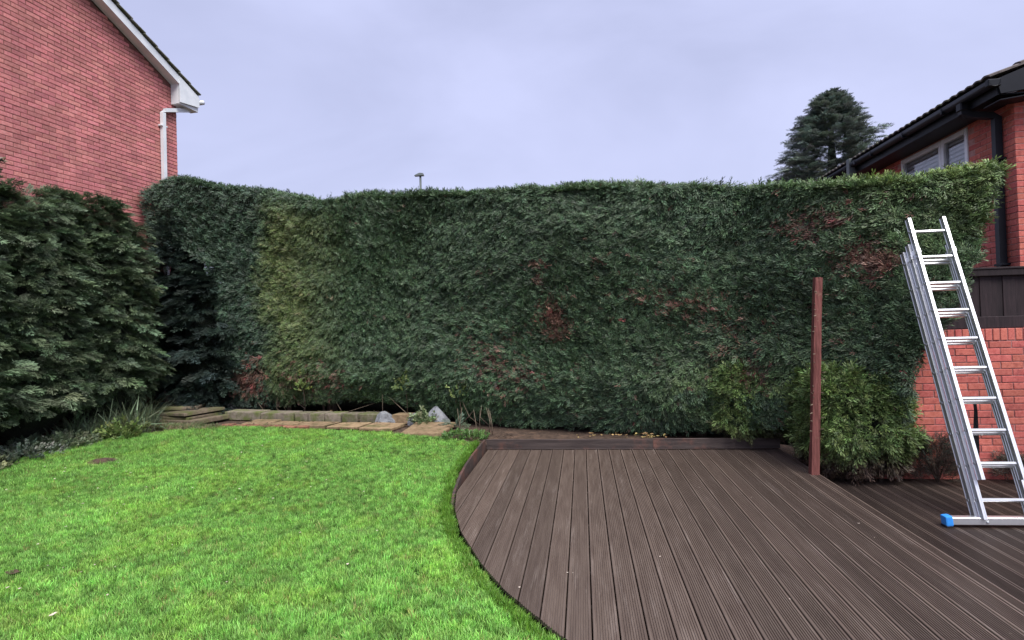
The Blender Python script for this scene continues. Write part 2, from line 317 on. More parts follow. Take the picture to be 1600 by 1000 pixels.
EDGE = [(-1.33, 7.40), (-1.335, 6.6), (-1.33, 5.9), (-1.30, 5.45), (-1.22, 5.02), (-1.03, 4.44), (-.75, 3.84), (-.54, 3.48), (-.35, 3.22), (-.12, 2.93), (.2, 2.6), (.6, 2.3), (1.2, 2.0), (2.0, 1.7), (2.46, 1.6)]
EX = np.array([e[0] for e in EDGE]); EY = np.array([e[1] for e in EDGE])
def deck_start(x): return float(np.interp(x, EX[1:], EY[1:]))
# lawn sheet: rows in Y, left edge to deck edge
LY = np.array([0, 1.6, 2.93, 3.48, 4.44, 5.02, 5.6, 6.2, 6.8, 7.3, 7.7, 8.0, 8.25, 8.5])
LL = np.array([-7.6, -7.5, -7.45, -7.4, -7.4, -7.4, -7.38, -7.36, -7.28, -7.18, -7.0, -6.75, -6.4, -5.9])
LR = np.array([1.5, 1.2, -.12, -.54, -1.03, -1.22, -1.36, -1.42, -1.43, -1.43, -1.9, -2.9, -3.9, -5.0]) - .05
def lawn_lr(y): return np.interp(y, LY, LL), np.interp(y, LY, LR)
lv = []; lf = []; NY, NX = 60, 40
for j in range(NY+1):
    y = 8.5*j/NY; a, b = lawn_lr(y)
    for i in range(NX+1):
        x = a+(b-a)*i/NX; lv.append((x, y, float(ground_z(x, y)) + .02*float(vn(x, y, .8, 3)) - .01))
for j in range(NY):
    for i in range(NX): q = j*(NX+1)+i; lf.append((q, q+1, q+NX+2, q+NX+1))
tag(obj('lawn', mesh(lv, lf, M['turf'], True)), kind='structure')
# grass
def lawn_pts(n, ylo, yhi):
    y = rng.uniform(ylo, yhi, n*2); a, b = lawn_lr(y); x = rng.uniform(-8, 1.5, n*2)
    jit = rng.normal(0, .05, n*2); k = (x > a+jit-.05) & (x < b+np.minimum(jit*.5, .03)); 
    vis = x > -1.45*y - 1.4        # left of the frame nothing shows
    k &= vis
    return x[k][:n], y[k][:n]
gx = []; gy = []
for n, a, b in ((24000, 2.3, 4.2), (26000, 4.2, 6.2), (22000, 6.2, 8.52)):
    x, y = lawn_pts(n, a, b); gx.append(x); gy.append(y)
gx = np.concatenate(gx); gy = np.concatenate(gy); n = len(gx)
gz = ground_z(gx, gy) + .02*vn(gx, gy, .8, 3) - .01
lush = .55*vn(gx, gy, 1.3, 5) + .45*vn(gx, gy, 4.5, 6)
col = shade((.215, .41, .092), n, .4, 1.8, .12)*(.86+.36*lush)[:, None]
yel = (vn(gx, gy, 3, 8) > .66); col[yel] *= np.array([1.12, 1.04, .95])
dry = rng.random(n) < .035; col[dry] = shade((.36, .36, .13), dry.sum())
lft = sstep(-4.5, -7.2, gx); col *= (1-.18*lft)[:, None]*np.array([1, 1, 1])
ga = 2*math.pi*vn(gx, gy, 1.1, 9) + rng.normal(0, 1.2, n)
grot = np.stack([rng.normal(0, .22, n), rng.normal(0, .22, n), ga], 1)
gs = rng.uniform(.034, .076, n)*(.7+.7*lush)
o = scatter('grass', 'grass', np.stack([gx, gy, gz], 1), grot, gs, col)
tag(o, 'bright green lawn grass, short and uneven, left of the decking', 'grass')
# ragged long grass along the deck edge
ei = rng.uniform(0, 1, 1500); tt = np.r_[0, np.cumsum(np.hypot(np.diff(EX[:10]), np.diff(EY[:10])))]; ee = ei*tt[-1]
ex = np.interp(ee, tt, EX[:10]) - .06 - np.abs(rng.normal(0, .02, 1500)); kk = np.interp(ee, tt, EY[:10]) > 5.7; ex[kk] -= .07; ey = np.interp(ee, tt, EY[:10]) - rng.uniform(.0, .05, 1500)
o = scatter('edge_grass', 'grass', np.stack([ex, ey, ground_z(ex, ey)], 1), np.stack([rng.normal(0, .35, 1500), rng.normal(.25, .35, 1500), rng.uniform(0, 6.28, 1500)], 1), rng.uniform(.05, .10, 1500), shade((.13, .27, .035), 1500, .6, 1.4))
tag(o, 'longer ragged grass fringe along the curved deck edge', 'grass')

# ------------------------------------------------------------------ decks
def board_profile(wd, th, ng=8, gd=.0060):
    p = []; x0 = -wd/2; land = .013; pit_ = (wd-2*land)/ng
    p.append((x0, -th)); p.append((x0, -.003)); p.append((x0+.003, 0))
    for i in range(ng):
        a = x0+land+i*pit_
        p += [(a+pit_*.12, 0), (a+pit_*.28, -gd), (a+pit_*.72, -gd), (a+pit_*.88, 0)]
    p += [(wd/2-.003, 0), (wd/2, -.003), (wd/2, -th)]
    return p
def board_me(x, wd, y0f, y1, mat, th=.026):
    pr = board_profile(wd, th); n = len(pr)
    v = [(p, y0f(x+p), q) for p, q in pr] + [(p, y1, q) for p, q in pr]
    f = [tuple(range(n)), tuple(range(2*n-1, n-1, -1))] + [(i, i+n, (i+1) % n+n, (i+1) % n) for i in range(n)]
    return mesh(v, f, mat)
PITCH = .1467
rd = empty('raised_deck', (.5, 5, 0), 'brown grooved timber deck, raised, with a curved edge to the lawn', 'decking')
k0 = -9
for k in range(k0, 17):
    xl = .009 + k*PITCH; xr = xl+PITCH-.0085; xl2 = max(xl, -1.325); xr2 = min(xr, 2.445)
    if xr2-xl2 < .03: continue
    xc = (xl2+xr2)/2
    o = obj('deck_board', board_me(xc, xr2-xl2, deck_start, 7.385+random.uniform(-.004, .004), M['deck']), rd, (xc, 0, random.uniform(-.0015, .0015)))
# joists and rim under the boards
rim = []; nE = len(EDGE)
for (x, y) in EDGE: rim += [(x+.03, y+.02, -.029), (x+.03, y+.02, -.30)]
obj('rim_board', mesh(rim, [(2*i, 2*i+1, 2*i+3, 2*i+2) for i in range(nE-1)], M['rubber']), rd)
for y in np.arange(2.0, 7.3, .45):
    xa = float(np.interp(-y, -EY, EX))+.06
    box('joist', rd, ((xa+2.40)/2, y, -.10), (2.40-xa, .045, .14), M['deck_dark'])
box('rim_joist', rd, (2.42, 4.6, -.10), (.04, 5.4, .14), M['deck_dark'])
def upstand(x0, x1):                  # grooved board on edge
    pr = [(-.014, 0), (-.014, .135), (.012, .135)]; z = .125
    pr = [(.014, 0), (.014, .132), (-.012, .132), (-.014, .129)]
    for i in range(7): a = .122-i*.0165; pr += [(-.014, a), (-.010, a-.003), (-.010, a-.008), (-.014, a-.011)]
    pr += [(-.014, 0)]
    return prism_me([(p, q) for p, q in pr], 'x', x0, x1, M['deck_edge'])
obj('edging_board', upstand(-1.33+1.33, .868+1.33), rd, (-1.33, 7.402, .002))
obj('edging_board', upstand(0, 1.572), rd, (.872, 7.402, .004), (0, R(-.25), 0))
cv = []; cf = []; CE = [(-1.34, 7.40, .133), (-1.342, 7.0, .131), (-1.345, 6.6, .124), (-1.345, 6.2, .105), (-1.34, 5.9, .075), (-1.325, 5.65, .045), (-1.30, 5.4, .03), (-1.25, 5.1, .012)]
for (x, y, h) in CE: cv += [(x, y, -.15), (x, y, h), (x-.026, y, h-.002), (x-.026, y, -.15)]
for i in range(len(CE)-1):
    for k in range(3): cf.append((4*i+k, 4*i+k+1, 4*i+4+k+1, 4*i+4+k))
cf += [(0, 1, 2, 3), (4*len(CE)-1, 4*len(CE)-2, 4*len(CE)-3, 4*len(CE)-4)]
tag(obj('curved_edging_board', mesh(cv, cf, M['deck_edge']), rd), 'low curved board tapering down along the lawn side')
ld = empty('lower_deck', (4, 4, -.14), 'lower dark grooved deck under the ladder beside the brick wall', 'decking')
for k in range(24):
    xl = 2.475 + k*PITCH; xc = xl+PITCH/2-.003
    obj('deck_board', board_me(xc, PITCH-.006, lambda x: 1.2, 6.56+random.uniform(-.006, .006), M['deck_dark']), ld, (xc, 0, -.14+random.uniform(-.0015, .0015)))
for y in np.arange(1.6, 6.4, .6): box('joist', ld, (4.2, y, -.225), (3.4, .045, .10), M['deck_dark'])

# ------------------------------------------------------------------ bricks
BR = {}
def brick_mesh(key, l, mat, h=.065, d=.05):
    if (key, l, h) not in BR: BR[(key, l, h)] = box_me(l, d, h, mat, .0035, 1)
    return BR[(key, l, h)]
def lay(wall, origin, ang, s0, s1, z0, z1, key, mat, inside, limit, eye=Vector((0, 0, 1.66)), proud=.006, hide=None):
    """stretcher-bond bricks on the plane through origin, running along ang; outer face looks along local -Y"""
    d = Vector((math.cos(ang), math.sin(ang), 0)); nrm = Vector((math.sin(ang), -math.cos(ang), 0)); items = []
    nr = int((z1-z0)/.075)
    for r in range(nr):
        z = z0+r*.075+.0375; off = .1125*(r % 2); nb = int((s1-s0)/.225)+2
        for i in range(-1, nb):
            a = s0+i*.225+off; b = a+.215; a2, b2 = max(a, s0), min(b, s1)
            if b2-a2 < .05: continue
            c = (a2+b2)/2
            if not inside(c, z, a2, b2): continue
            l = .215 if b2-a2 > .2 else round(b2-a2, 2)
            p = Vector(origin)+d*c+Vector((0, 0, z))
            hid = hide(p) if hide else False
            items.append((hid, (p-eye).length, p, l))
    items.sort(key=lambda t: (t[0], t[1]))
    sv = []; sf = []
    for i, (hid, ds, p, l) in enumerate(items):
        jit = random.uniform(-.0025, .0025)
        if i < limit:
            obj('brick', brick_mesh(key, l, mat), wall, p - nrm*(.025-proud-jit), (0, 0, ang))
        else:
            b0 = len(sv); q = p+nrm*(proud+jit)
            for (u, v_) in ((-1, -1), (1, -1), (1, 1), (-1, 1)): sv.append(q+d*u*(l/2-.003)+Vector((0, 0, v_*.0295)))
            for (u, v_) in ((-1, -1), (1, -1), (1, 1), (-1, 1)): sv.append(q-nrm*.012+d*u*l/2+Vector((0, 0, v_*.0325)))
            sf += [(b0, b0+1, b0+2, b0+3)] + [(b0+4+k, b0+4+(k+1) % 4, b0+(k+1) % 4, b0+k) for k in range(4)]
    if sv:
        wl = W[wall.name]
        o = obj('far_brickwork', mesh([v-wl for v in sv], sf, M['brick'+('L' if key == 'L' else 'R')+'far']), wall, wl); o['kind'] = 'stuff'
    return len(items)
# ---- left house: gable wall running away from the camera
TH = R(90-4.9); C0 = Vector((-8.569, 10.95, 0)); dL = Vector((math.cos(TH), math.sin(TH), 0)); nL = Vector((math.sin(TH), -math.cos(TH), 0))
def HL(s, o, z): return C0 + dL*s + nL*o + Vector((0, 0, z))
tanp = math.tan(R(24.8))
def eave(s): return 7.042 - tanp*(s+.144)
hl = empty('brick_house', HL(-2, 0, 0), 'red brick house gable with white barge board and downpipe behind the left conifers', 'house')
wallL = obj('gable_wall', mesh([HL(s, o, z)-HL(-2, 0, 0) for s, o, z in [(-9, -.001, 0), (0, -.001, 0), (0, -.001, 6.98), (-6, -.001, 9.65), (-9, -.001, 8.4), (-9, -.3, 0), (0, -.3, 0), (0, -.3, 6.98), (-6, -.3, 9.65), (-9, -.3, 8.4)]],
    [(0, 1, 2, 3, 4), (9, 8, 7, 6, 5), (1, 6, 7, 2), (2, 7, 8, 3), (0, 5, 6, 1), (3, 8, 9, 4), (4, 9, 5, 0)], M['mortarL']), hl, HL(-2, 0, 0))
nb_ = lay(wallL, HL(0, 0, 0), TH, -5.4, 0, 2.4, 9.0, 'L', M['brickL'], lambda c, z, a, b: z < eave(b) - .02, 300, hide=lambda p: p.z < 4.0 or p.y < 7.3 or p.z > 1.66+.62*math.hypot(p.x, p.y))
def lbox(name, s0, s1, o0, o1, zf0, zf1, mat, parent=None):       # box in house-left coords; zf may be function of s
    g = (lambda z: z if callable(z) else (lambda s: z)); a = g(zf0); b = g(zf1)
    v = [HL(s, o, f(s)) for f in (a, b) for s, o in ((s0, o0), (s1, o0), (s1, o1), (s0, o1))]
    p0 = HL((s0+s1)/2, (o0+o1)/2, (a(s0)+b(s1))/2); me = mesh([q-p0 for q in v], BOXF, mat)
    bm = bmesh.new(); bm.from_mesh(me); bmesh.ops.recalc_face_normals(bm, faces=bm.faces[:]); bm.to_mesh(me); bm.free()
    return obj(name, me, parent or hl, p0)
lbox('verge_soffit', -6, -.135, .008, .20, lambda s: eave(s), lambda s: eave(s)+.02, M['upvc'])
lbox('barge_board', -6, .37, .201, .222, lambda s: eave(s)-.005, lambda s: eave(s)+.165, M['upvc'])
bx = lbox('eaves_box', -.14, .40, .008, .20, 6.62, lambda s: eave(s)+.15, M['upvc'])
lbox('box_end_board', -.145, .40, .223, .24, lambda s: 6.64+.20*max(0, s), lambda s: eave(s)+.155, M['upvc'], bx)
lbox('roof_slab', -6, .42, -.6, .215, lambda s: eave(s)+.17, lambda s: eave(s)+.19, M['tileL'])
cs = .285
tmeL = box_me(.34, .30, .028, M['tileL'], .006)
for i in range(20):
    s = .40 - i*cs
    for j in range(2):
        obj('roof_tile', tmeL, hl, HL(s-.13, .12-.31*j, eave(s-.13)+.215), None).matrix_local = Matrix.Translation(HL(s-.13, .12-.31*j, eave(s-.13)+.222)-W[hl.name]) @ Matrix.Rotation(TH, 4, 'Z') @ Matrix.Rotation(R(24.8-4.5), 4, 'Y')
gp = [HL(.47, o, 6.86) for o in (-3, .28)]
obj('gutter', tube_me([p-gp[1] for p in gp], .05, M['upvc'], 10), hl, gp[1])
dpp = [HL(.42, .12, 6.80), HL(.42, .12, 6.71), HL(.30, .07, 6.64), HL(-.36, .06, 6.40), HL(-.41, .055, 6.33), HL(-.41, .055, 2.0)]
def sq_pipe(name, pts, wd, mat, parent, org):
    v = []; f = []
    for i, p in enumerate(pts):
        t = (pts[min(i+1, len(pts)-1)]-pts[max(i-1, 0)]).normalized(); a = Vector((0, 0, 1)) if abs(t.z) < .75 else dL
        b = t.cross(a).normalized(); a = b.cross(t).normalized()
        for k in range(4): an = math.pi/4+k*math.pi/2; v.append(p-org+(a*math.cos(an)+b*math.sin(an))*wd*.707)
    for i in range(len(pts)-1):
        for k in range(4): f.append((4*i+k, 4*i+(k+1) % 4, 4*i+4+(k+1) % 4, 4*i+4+k))
    f += [(0, 1, 2, 3), tuple(range(len(v)-1, len(v)-5, -1))]
    return obj(name, mesh(v, f, mat), parent, org)
dp = sq_pipe('downpipe', dpp, .075, M['upvc'], hl, dpp[4])
for z in (6.05, 4.2): box('pipe_clip', dp, HL(-.41, .045, z), (.16, .09, .03), M['upvc'], .004, (0, 0, TH))
# ---- right house
XR, YR = 5.26, 7.38
hr = empty('brick_house', (XR, YR, 0), 'red brick house corner with black gutter and white window above the hedge, right', 'house')
WIN = (8.19, 9.75, 3.05, 4.165)
wv = []; wf = []
for (a, b, c, d) in ((0, 7, 0, WIN[2]), (0, WIN[0]-YR, WIN[2], 4.24), (WIN[1]-YR, 7, WIN[2], 4.24), (WIN[0]-YR, WIN[1]-YR, WIN[3], 4.24)):
    q = len(wv); wv += [(x, y, z) for z in (c, d) for x, y in ((0, a), (.3, a), (.3, b), (0, b))]; wf += [tuple(q+i for i in f) for f in BOXF]
wlr = obj('side_wall', mesh(wv, wf, M['mortarR']), hr, (XR+.001, YR+.001, 0))
lay(wlr, (XR, 14.3, 0), R(-90), 3.2, 14.3-YR, 1.275, 4.2, 'R', M['brickR'], lambda c, z, a, b: not (WIN[0]-.03 < 14.3-c < WIN[1]+.03 and WIN[2] < z < WIN[3]), 300, hide=lambda p: p.z < 2.1 or (p.y > 7.75 and p.z < 3.3))
fwr = obj('front_wall', mesh([(0, 0, 0), (3, 0, 0), (3, 0, 5.4), (0, 0, 4.3), (0, .002, 0), (3, .002, 0), (3, .002, 5.4), (0, .002, 4.3)], [(0, 1, 2, 3)], M['mortarR']), hr, (XR+.001, YR-.001, 0))
lay(fwr, (XR, YR, 0), 0, -.006, 2.95, 1.275, 5.4, 'R', M['brickR'], lambda c, z, a, b: z < 4.25+.38*max(c, 0), 120)
wn = obj('window', box_me(.02, WIN[1]-WIN[0], WIN[3]-WIN[2], M['blind']), hr, (XR+.10, (WIN[0]+WIN[1])/2, (WIN[2]+WIN[3])/2))
def wbar(nm, y0, y1, z0, z1, x0=XR-.015, dp_=.07): return box(nm, wn, (x0+dp_/2, (y0+y1)/2, (z0+z1)/2), (dp_, y1-y0, z1-z0), M['upvc'], .006)
for (a, b) in ((WIN[0], 8.74), (8.741, WIN[1])):
    f_ = wbar('frame', a, a+.06, WIN[2], WIN[3]); wbar('frame', b-.06, b, WIN[2], WIN[3]); wbar('frame', a+.06, b-.06, WIN[3]-.07, WIN[3]-.001); wbar('frame', a+.06, b-.06, WIN[2], WIN[2]+.07)
    box('pane', wn, (XR+.028, (a+b)/2, (WIN[2]+WIN[3])/2), (.012, b-a-.12, WIN[3]-WIN[2]-.14), M['glass'])
    for k in range(14): box('blind_slat', wn, (XR+.062, (a+b)/2, WIN[3]-.10-.06*k), (.004, b-a-.14, .048), M['blind'], 0, (0, R(24), 0))
box('sill', wn, (XR-.03, (WIN[0]+WIN[1])/2, WIN[2]-.03), (.12, WIN[1]-WIN[0]+.1, .05), M['upvc'], .006)
FY = 7.09
obj('soffit', mesh([(x, y, z) for z in (0, .015) for x, y in ((0, 0), (.36, 0), (.36, 5), (0, 5))], BOXF, M['black']), hr, (4.905, FY+.02, 4.19))
box('fascia', hr, (4.892, FY+2.52, 4.262), (.02, 5.04, .16), M['black'])
gv = []; gf = []; ng = 9
for y in (0, 5.1):
    for k in range(ng): a = math.pi*k/(ng-1); gv.append((-.062*math.cos(a), y, -.075*math.sin(a)**.6))
    for k in range(ng-1, -1, -1): a = math.pi*k/(ng-1); gv.append((-.054*math.cos(a), y, -.066*math.sin(a)**.6))
m2 = 2*ng
for k in range(m2): gf.append((k, (k+1) % m2, m2+(k+1) % m2, m2+k))
gf += [tuple(range(m2)), tuple(range(2*m2-1, m2-1, -1))]
gt = obj('gutter', mesh(gv, gf, M['black'], True), hr, (4.822, 7.03, 4.345))
for y in (7.03, 10.2): 
    box('gutter_joint', gt, (4.822, y+.03, 4.312), (.142, .06, .085), M['black'], .01)
for y in np.arange(7.9, 12, .9): box('gutter_bracket', gt, (4.828, y, 4.305), (.14, .025, .09), M['black'], .006)
box('gutter_outlet', gt, (4.83, 7.60, 4.262), (.10, .10, .15), M['black'], .012)
def rsq(name, pts, wd, par):
    pts = [Vector(p) for p in pts]; return sq_pipe(name, pts, wd, M['black'], par, pts[0])
pr_ = rsq('downpipe', [(4.83, 7.60, 4.24), (4.83, 7.60, 4.17), (4.90, 7.60, 4.14), (5.15, 7.59, 4.10), (5.20, 7.585, 4.07), (5.20, 7.585, 1.9)], .078, hr)
for z in (3.55, 2.24): box('pipe_clip', pr_, (5.205, 7.585, z), (.10, .14, .03), M['black'], .004)
box('far_downpipe', hr, (4.80, 10.45, 4.28), (.10, .11, .30), M['lamp'], .008)
# roof slope + tiles
pr2 = math.tan(R(21))
obj('roof_slab', mesh([(0, 0, 0), (3, 0, 3*pr2), (3, 5.2, 3*pr2), (0, 5.2, 0), (0, 0, -.02), (3, 0, 3*pr2-.02), (3, 5.2, 3*pr2-.02), (0, 5.2, -.02)], BOXF, M['black']), hr, (4.87, FY-.01, 4.365))
tv = []; tf = []; nt_ = 8
for yb in (0, 1):
    for k in range(nt_+1): tv.append((yb*.42, .29*k/nt_, .022*abs(math.sin(math.pi*k/nt_*2))+.02)); 
for yb in (0, 1):
    for k in range(nt_+1): tv.append((yb*.42, .29*k/nt_, .022*abs(math.sin(math.pi*k/nt_*2))))
q = nt_+1
for k in range(nt_): tf += [(k, k+1, q+k+1, q+k), (2*q+k, 3*q+k, 3*q+k+1, 2*q+k+1), (k, 2*q+k, 2*q+k+1, k+1), (q+k, q+k+1, 3*q+k+1, 3*q+k)]
tf += [(0, q, 3*q, 2*q), (nt_, 2*q+nt_, 3*q+nt_, q+nt_)]
tme = mesh(tv, tf, M['tileR'])
for i in range(4):
    for j in range(18):
        o = obj('roof_tile', tme, hr, (4.80+i*.335, FY-.015+j*.288, 4.385+i*.335*pr2+.012))
        o.rotation_euler = (0, R(-21+3.2), 0)
gb = prism_me([(4.905, 4.19), (6.6, 4.19+1.695*.12), (6.6, 4.36+1.73*pr2), (4.87, 4.36)], 'y', -.012, .012, M['black'])
gbo = obj('barge_board', gb, hr, (0, FY, 0)); gbo.location = Vector((0, FY-.012, 0)) - W[hr.name]
box('verge_soffit', hr, (5.9, (FY+YR)/2, 4.25), (1.98, YR-FY-.02, .012), M['black'], 0, (0, R(-7), 0))
# ---- garden wall with soldier course
YG = 6.60
gw = empty('garden_wall', (4.4, YG, -.14), 'low red brick garden wall with a soldier course, behind the ladder', 'wall')
gwm = obj('wall_core', mesh([(x, y, z) for z in (-.16, 1.475) for x, y in ((3.13, .001), (6.2, .001), (6.2, .21), (3.13, .21))], BOXF, M['mortarG']), gw, (0, YG, 0))
lay(gwm, (3.13, YG, 0), 0, 0, 2.9, -.16, 1.342, 'G', M['brickR'], lambda c, z, a, b: True, 300, proud=.004)
sme = box_me(.065, .10, .125, M['brickR'], .004)
for k in range(39): obj('coping_brick', sme, gwm, (3.165+k*.075, YG+.044+random.uniform(-.003, .003), 1.345+.067), (0, 0, 0))
# ---- dark fence on the wall
fn = empty('timber_fence', (4.4, YG+.08, 1.48), 'dark stained vertical board fence standing on the garden wall', 'fence')
for k in range(26):
    x = 3.25+k*.115; box('fence_board', fn, (x, YG+.075+(.008 if k % 2 else 0), 1.80), (.118, .018, .60), M['fence'], .003, (0, R(random.uniform(-.3, .3)), 0))
box('gravel_board', fn, (4.65, YG+.05, 1.545), (2.9, .028, .125), M['fence'], .004)
box('top_rail', fn, (4.65, YG+.045, 2.085), (2.9, .035, .07), M['fence'], .005)
box('cap_strip', fn, (4.65, YG+.07, 2.132), (2.9, .10, .022), M['fence'], .004)
# ---- left boundary fence behind conifers
fl = empty('boundary_fence', (-8.35, 7.5, 0), 'brown timber boundary fence glimpsed behind the left conifers', 'fence')
for k in range(46):
    y = 4.6+k*.125; box('fence_board', fl, (-8.50+(.01 if k % 2 else 0), y, 1.95), (.02, .13, 3.9+random.uniform(-.02, .02)), M['fenceL'], .003)
for z in (.5, 1.9, 3.4): box('rail', fl, (-8.46, 7.4, z), (.05, 5.7, .09), M['fenceL'], .005)
# ================================================================== HEDGES
HX = [-9, -6.6, -5, -3, -1.6, -.7, 0, 1, 2.0, 2.5, 2.9, 3.3, 4.6]; HYY = [9.95, 9.8, 9.5, 9.05, 8.55, 8.15, 7.9, 7.65, 7.3, 6.85, 6.5, 6.3, 6.2]
TX = [-8.5, -7.9, -7.2, -5.8, -5.3, -4.7, -4.4, -3.66, -2.5, -.97, .42, 1.63, 2.57, 3.08, 3.63, 4.33]; TZ = [4.55, 4.82, 4.65, 4.35, 4.24, 4.05, 4.03, 4.03, 3.96, 3.75, 3.642, 3.46, 3.27, 3.15, 3.12, 3.19]
def fy(x): return np.interp(x, HX, HYY)
def tz(x): return np.interp(x, TX, TZ)
def bottom(x): return np.interp(x, [-6.5, -4.5, -3.3, -2.1, -1.1, 0, 1.5, 2.1, 2.6], [.25, .42, .36, .24, .14, .10, .16, .28, .45])
def yface(x, z):
    t = tz(x)-z
    und = .45*np.clip((.9-z)/.9, 0, 1)**1.4*np.clip((2.4-x)/1.0, 0, 1)
    rnd = .10*np.clip(1-t/.2, 0, 1)**2
    lump = -.16*(vn(x, z, .75, 11)-.5) - .09*(vn(x, z, 2.3, 12)-.5) - .07*(vn(x+.3*z, z*1.3, 5.2, 13)-.5) - .06*(vn(x, z, 11, 14)-.5)
    return fy(x)+und+rnd+lump
def hedge(name, label, x0, x1, n, colf, xend=None, stems=(), core_in=.17, depth=.75, xstart=None, size=(.070, .132)):
    cx = (x0+x1)/2; root = empty(name, (cx, float(fy(cx))+.5, .05), label, 'hedge')
    x = rng.uniform(x0, x1, n); u = rng.random(n); zb = bottom(x); zt = tz(x) + .05*(vn(x, x*0, 2.5, 15)-.5)
    z = zb + (zt-zb)*u
    keep = np.ones(n, bool)
    if xend is not None: keep &= x < np.interp(z, *xend) + .07*(vn(z, x, 6, 3)-.5)
    if xstart is not None: keep &= x > np.interp(z, *xstart) + .1*(vn(z, x, 6, 4)-.5)
    dens = vn(x, z, 1.7, 21)*.5+vn(x, z, 4.2, 22)*.5; keep &= rng.random(n) < .35+.9*dens
    x, z = x[keep], z[keep]; k = len(x)
    yy = yface(x, z) + np.abs(rng.normal(0, .055, k)) - .03
    sl = (fy(x+.05)-fy(x-.05))/.1; nn = np.stack([sl, -np.ones(k), np.zeros(k)], 1); 
    nn[:, 2] = .8*np.clip(1-(tz(x)-z)/.3, 0, 1)
    nn /= np.linalg.norm(nn, axis=1, keepdims=True)
    tx = np.stack([np.ones(k), sl, np.zeros(k)], 1); tx /= np.linalg.norm(tx, axis=1, keepdims=True)
    ph = 2*math.pi*(vn(x, z, .55, 31)*1.3) + rng.normal(0, .75, k)
    inp = tx*np.cos(ph)[:, None] + np.array([[0, 0, 1.]])*np.sin(ph)[:, None]*.8 + np.array([[0, 0, .12]])
    D = nn*rng.uniform(.15, .75, (k, 1)) + inp + rng.normal(0, .18, (k, 3))
    Z = nn*1.0 + np.array([[0, 0, .55]]) + rng.normal(0, .35, (k, 3))
    P = np.stack([x, yy, z], 1); S = rng.uniform(*size, k)
    # top of the hedge
    kt = int((x1-x0)*1500); xt = rng.uniform(x0, x1, kt); yt = fy(xt)+.04+(rng.random(kt)**1.5)*depth*1.0
    if xend is not None: q = xt < xend[1][-1]; xt, yt = xt[q], yt[q]
    kt = len(xt); ztop = tz(xt)+.05*(vn(xt, xt*0, 2.5, 15)-.5)-.03+.05*(vn(xt, yt, 3, 5)-.5)-.10*np.clip((.25-(yt-fy(xt)))/.25, 0, 1)**1.5
    Dt = np.stack([rng.normal(0, .8, kt), rng.normal(-.3, .5, kt), rng.uniform(.1, .9, kt)], 1); Zt = np.stack([rng.normal(0, .5, kt), rng.normal(-.5, .5, kt), np.ones(kt)], 1)
    P = np.r_[P, np.stack([xt, yt, ztop], 1)]; D = np.r_[D, Dt]; Z = np.r_[Z, Zt]; S = np.r_[S, rng.uniform(.07, .14, kt)]
    if xend is not None:                      # the side face at the open end
        ke = 5200; ze = rng.uniform(.95, tz(4.2), ke); xe = np.interp(ze, *xend) - .04 + rng.normal(0, .035, ke); ye = fy(xe)+rng.random(ke)*depth
        xe = xe - .25*np.clip((fy(xe)+.12-ye)/.12, 0, 1)**2
        De = np.stack([rng.uniform(.2, 1, ke), rng.normal(-.2, .6, ke), rng.normal(.0, .5, ke)], 1); Ze = np.stack([np.ones(ke), rng.normal(-.4, .4, ke), rng.normal(.5, .4, ke)], 1)
        P = np.r_[P, np.stack([xe, ye, ze], 1)]; D = np.r_[D, De]; Z = np.r_[Z, Ze]; S = np.r_[S, rng.uniform(.08, .16, ke)]
    colr = colf(P[:, 0], P[:, 2], len(P)); colr[k:k+kt] *= np.array([1.3, 1.28, 1.15])  # top sprays coloured paler: fresh growth, and to offset their dark shading
    scatter('foliage', 'hedge', P, euler_of(D, Z), S, colr, root, W[root.name])
    # closed body a little inside the leaves, coloured dark as the shade between them
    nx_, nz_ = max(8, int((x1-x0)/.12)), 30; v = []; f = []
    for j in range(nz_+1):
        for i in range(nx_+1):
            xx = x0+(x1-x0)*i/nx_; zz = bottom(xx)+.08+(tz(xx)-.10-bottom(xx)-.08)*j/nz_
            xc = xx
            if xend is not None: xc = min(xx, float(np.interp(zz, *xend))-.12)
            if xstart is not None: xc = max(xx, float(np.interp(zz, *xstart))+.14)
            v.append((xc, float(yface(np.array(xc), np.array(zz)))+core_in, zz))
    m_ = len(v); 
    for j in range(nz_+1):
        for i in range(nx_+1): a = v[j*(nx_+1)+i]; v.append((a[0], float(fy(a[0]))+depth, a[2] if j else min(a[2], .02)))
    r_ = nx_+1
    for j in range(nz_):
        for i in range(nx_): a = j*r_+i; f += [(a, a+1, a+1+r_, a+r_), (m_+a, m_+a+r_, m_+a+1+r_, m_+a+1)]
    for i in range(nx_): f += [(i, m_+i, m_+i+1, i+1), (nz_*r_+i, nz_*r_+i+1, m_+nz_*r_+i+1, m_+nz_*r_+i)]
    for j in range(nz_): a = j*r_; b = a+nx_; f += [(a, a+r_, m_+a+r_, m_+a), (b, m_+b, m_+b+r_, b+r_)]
    ow = W[root.name]; obj('dark_inner_body', mesh([Vector(q)-ow for q in v], f, M['core'], True), root, ow)
    for (sx, sy, rr, h, lean) in stems:
        zb0 = float(ground_z(sx, sy))-.03
        obj('trunk', tube_me([(0, 0, 0), (lean*.3, .02, h*.35), (lean*.7, .05, h*.7), (lean, .12, h)], [rr*1.25, rr, rr*.85, rr*.6], M['bark'], 9), root, (sx, sy, zb0))
    return root
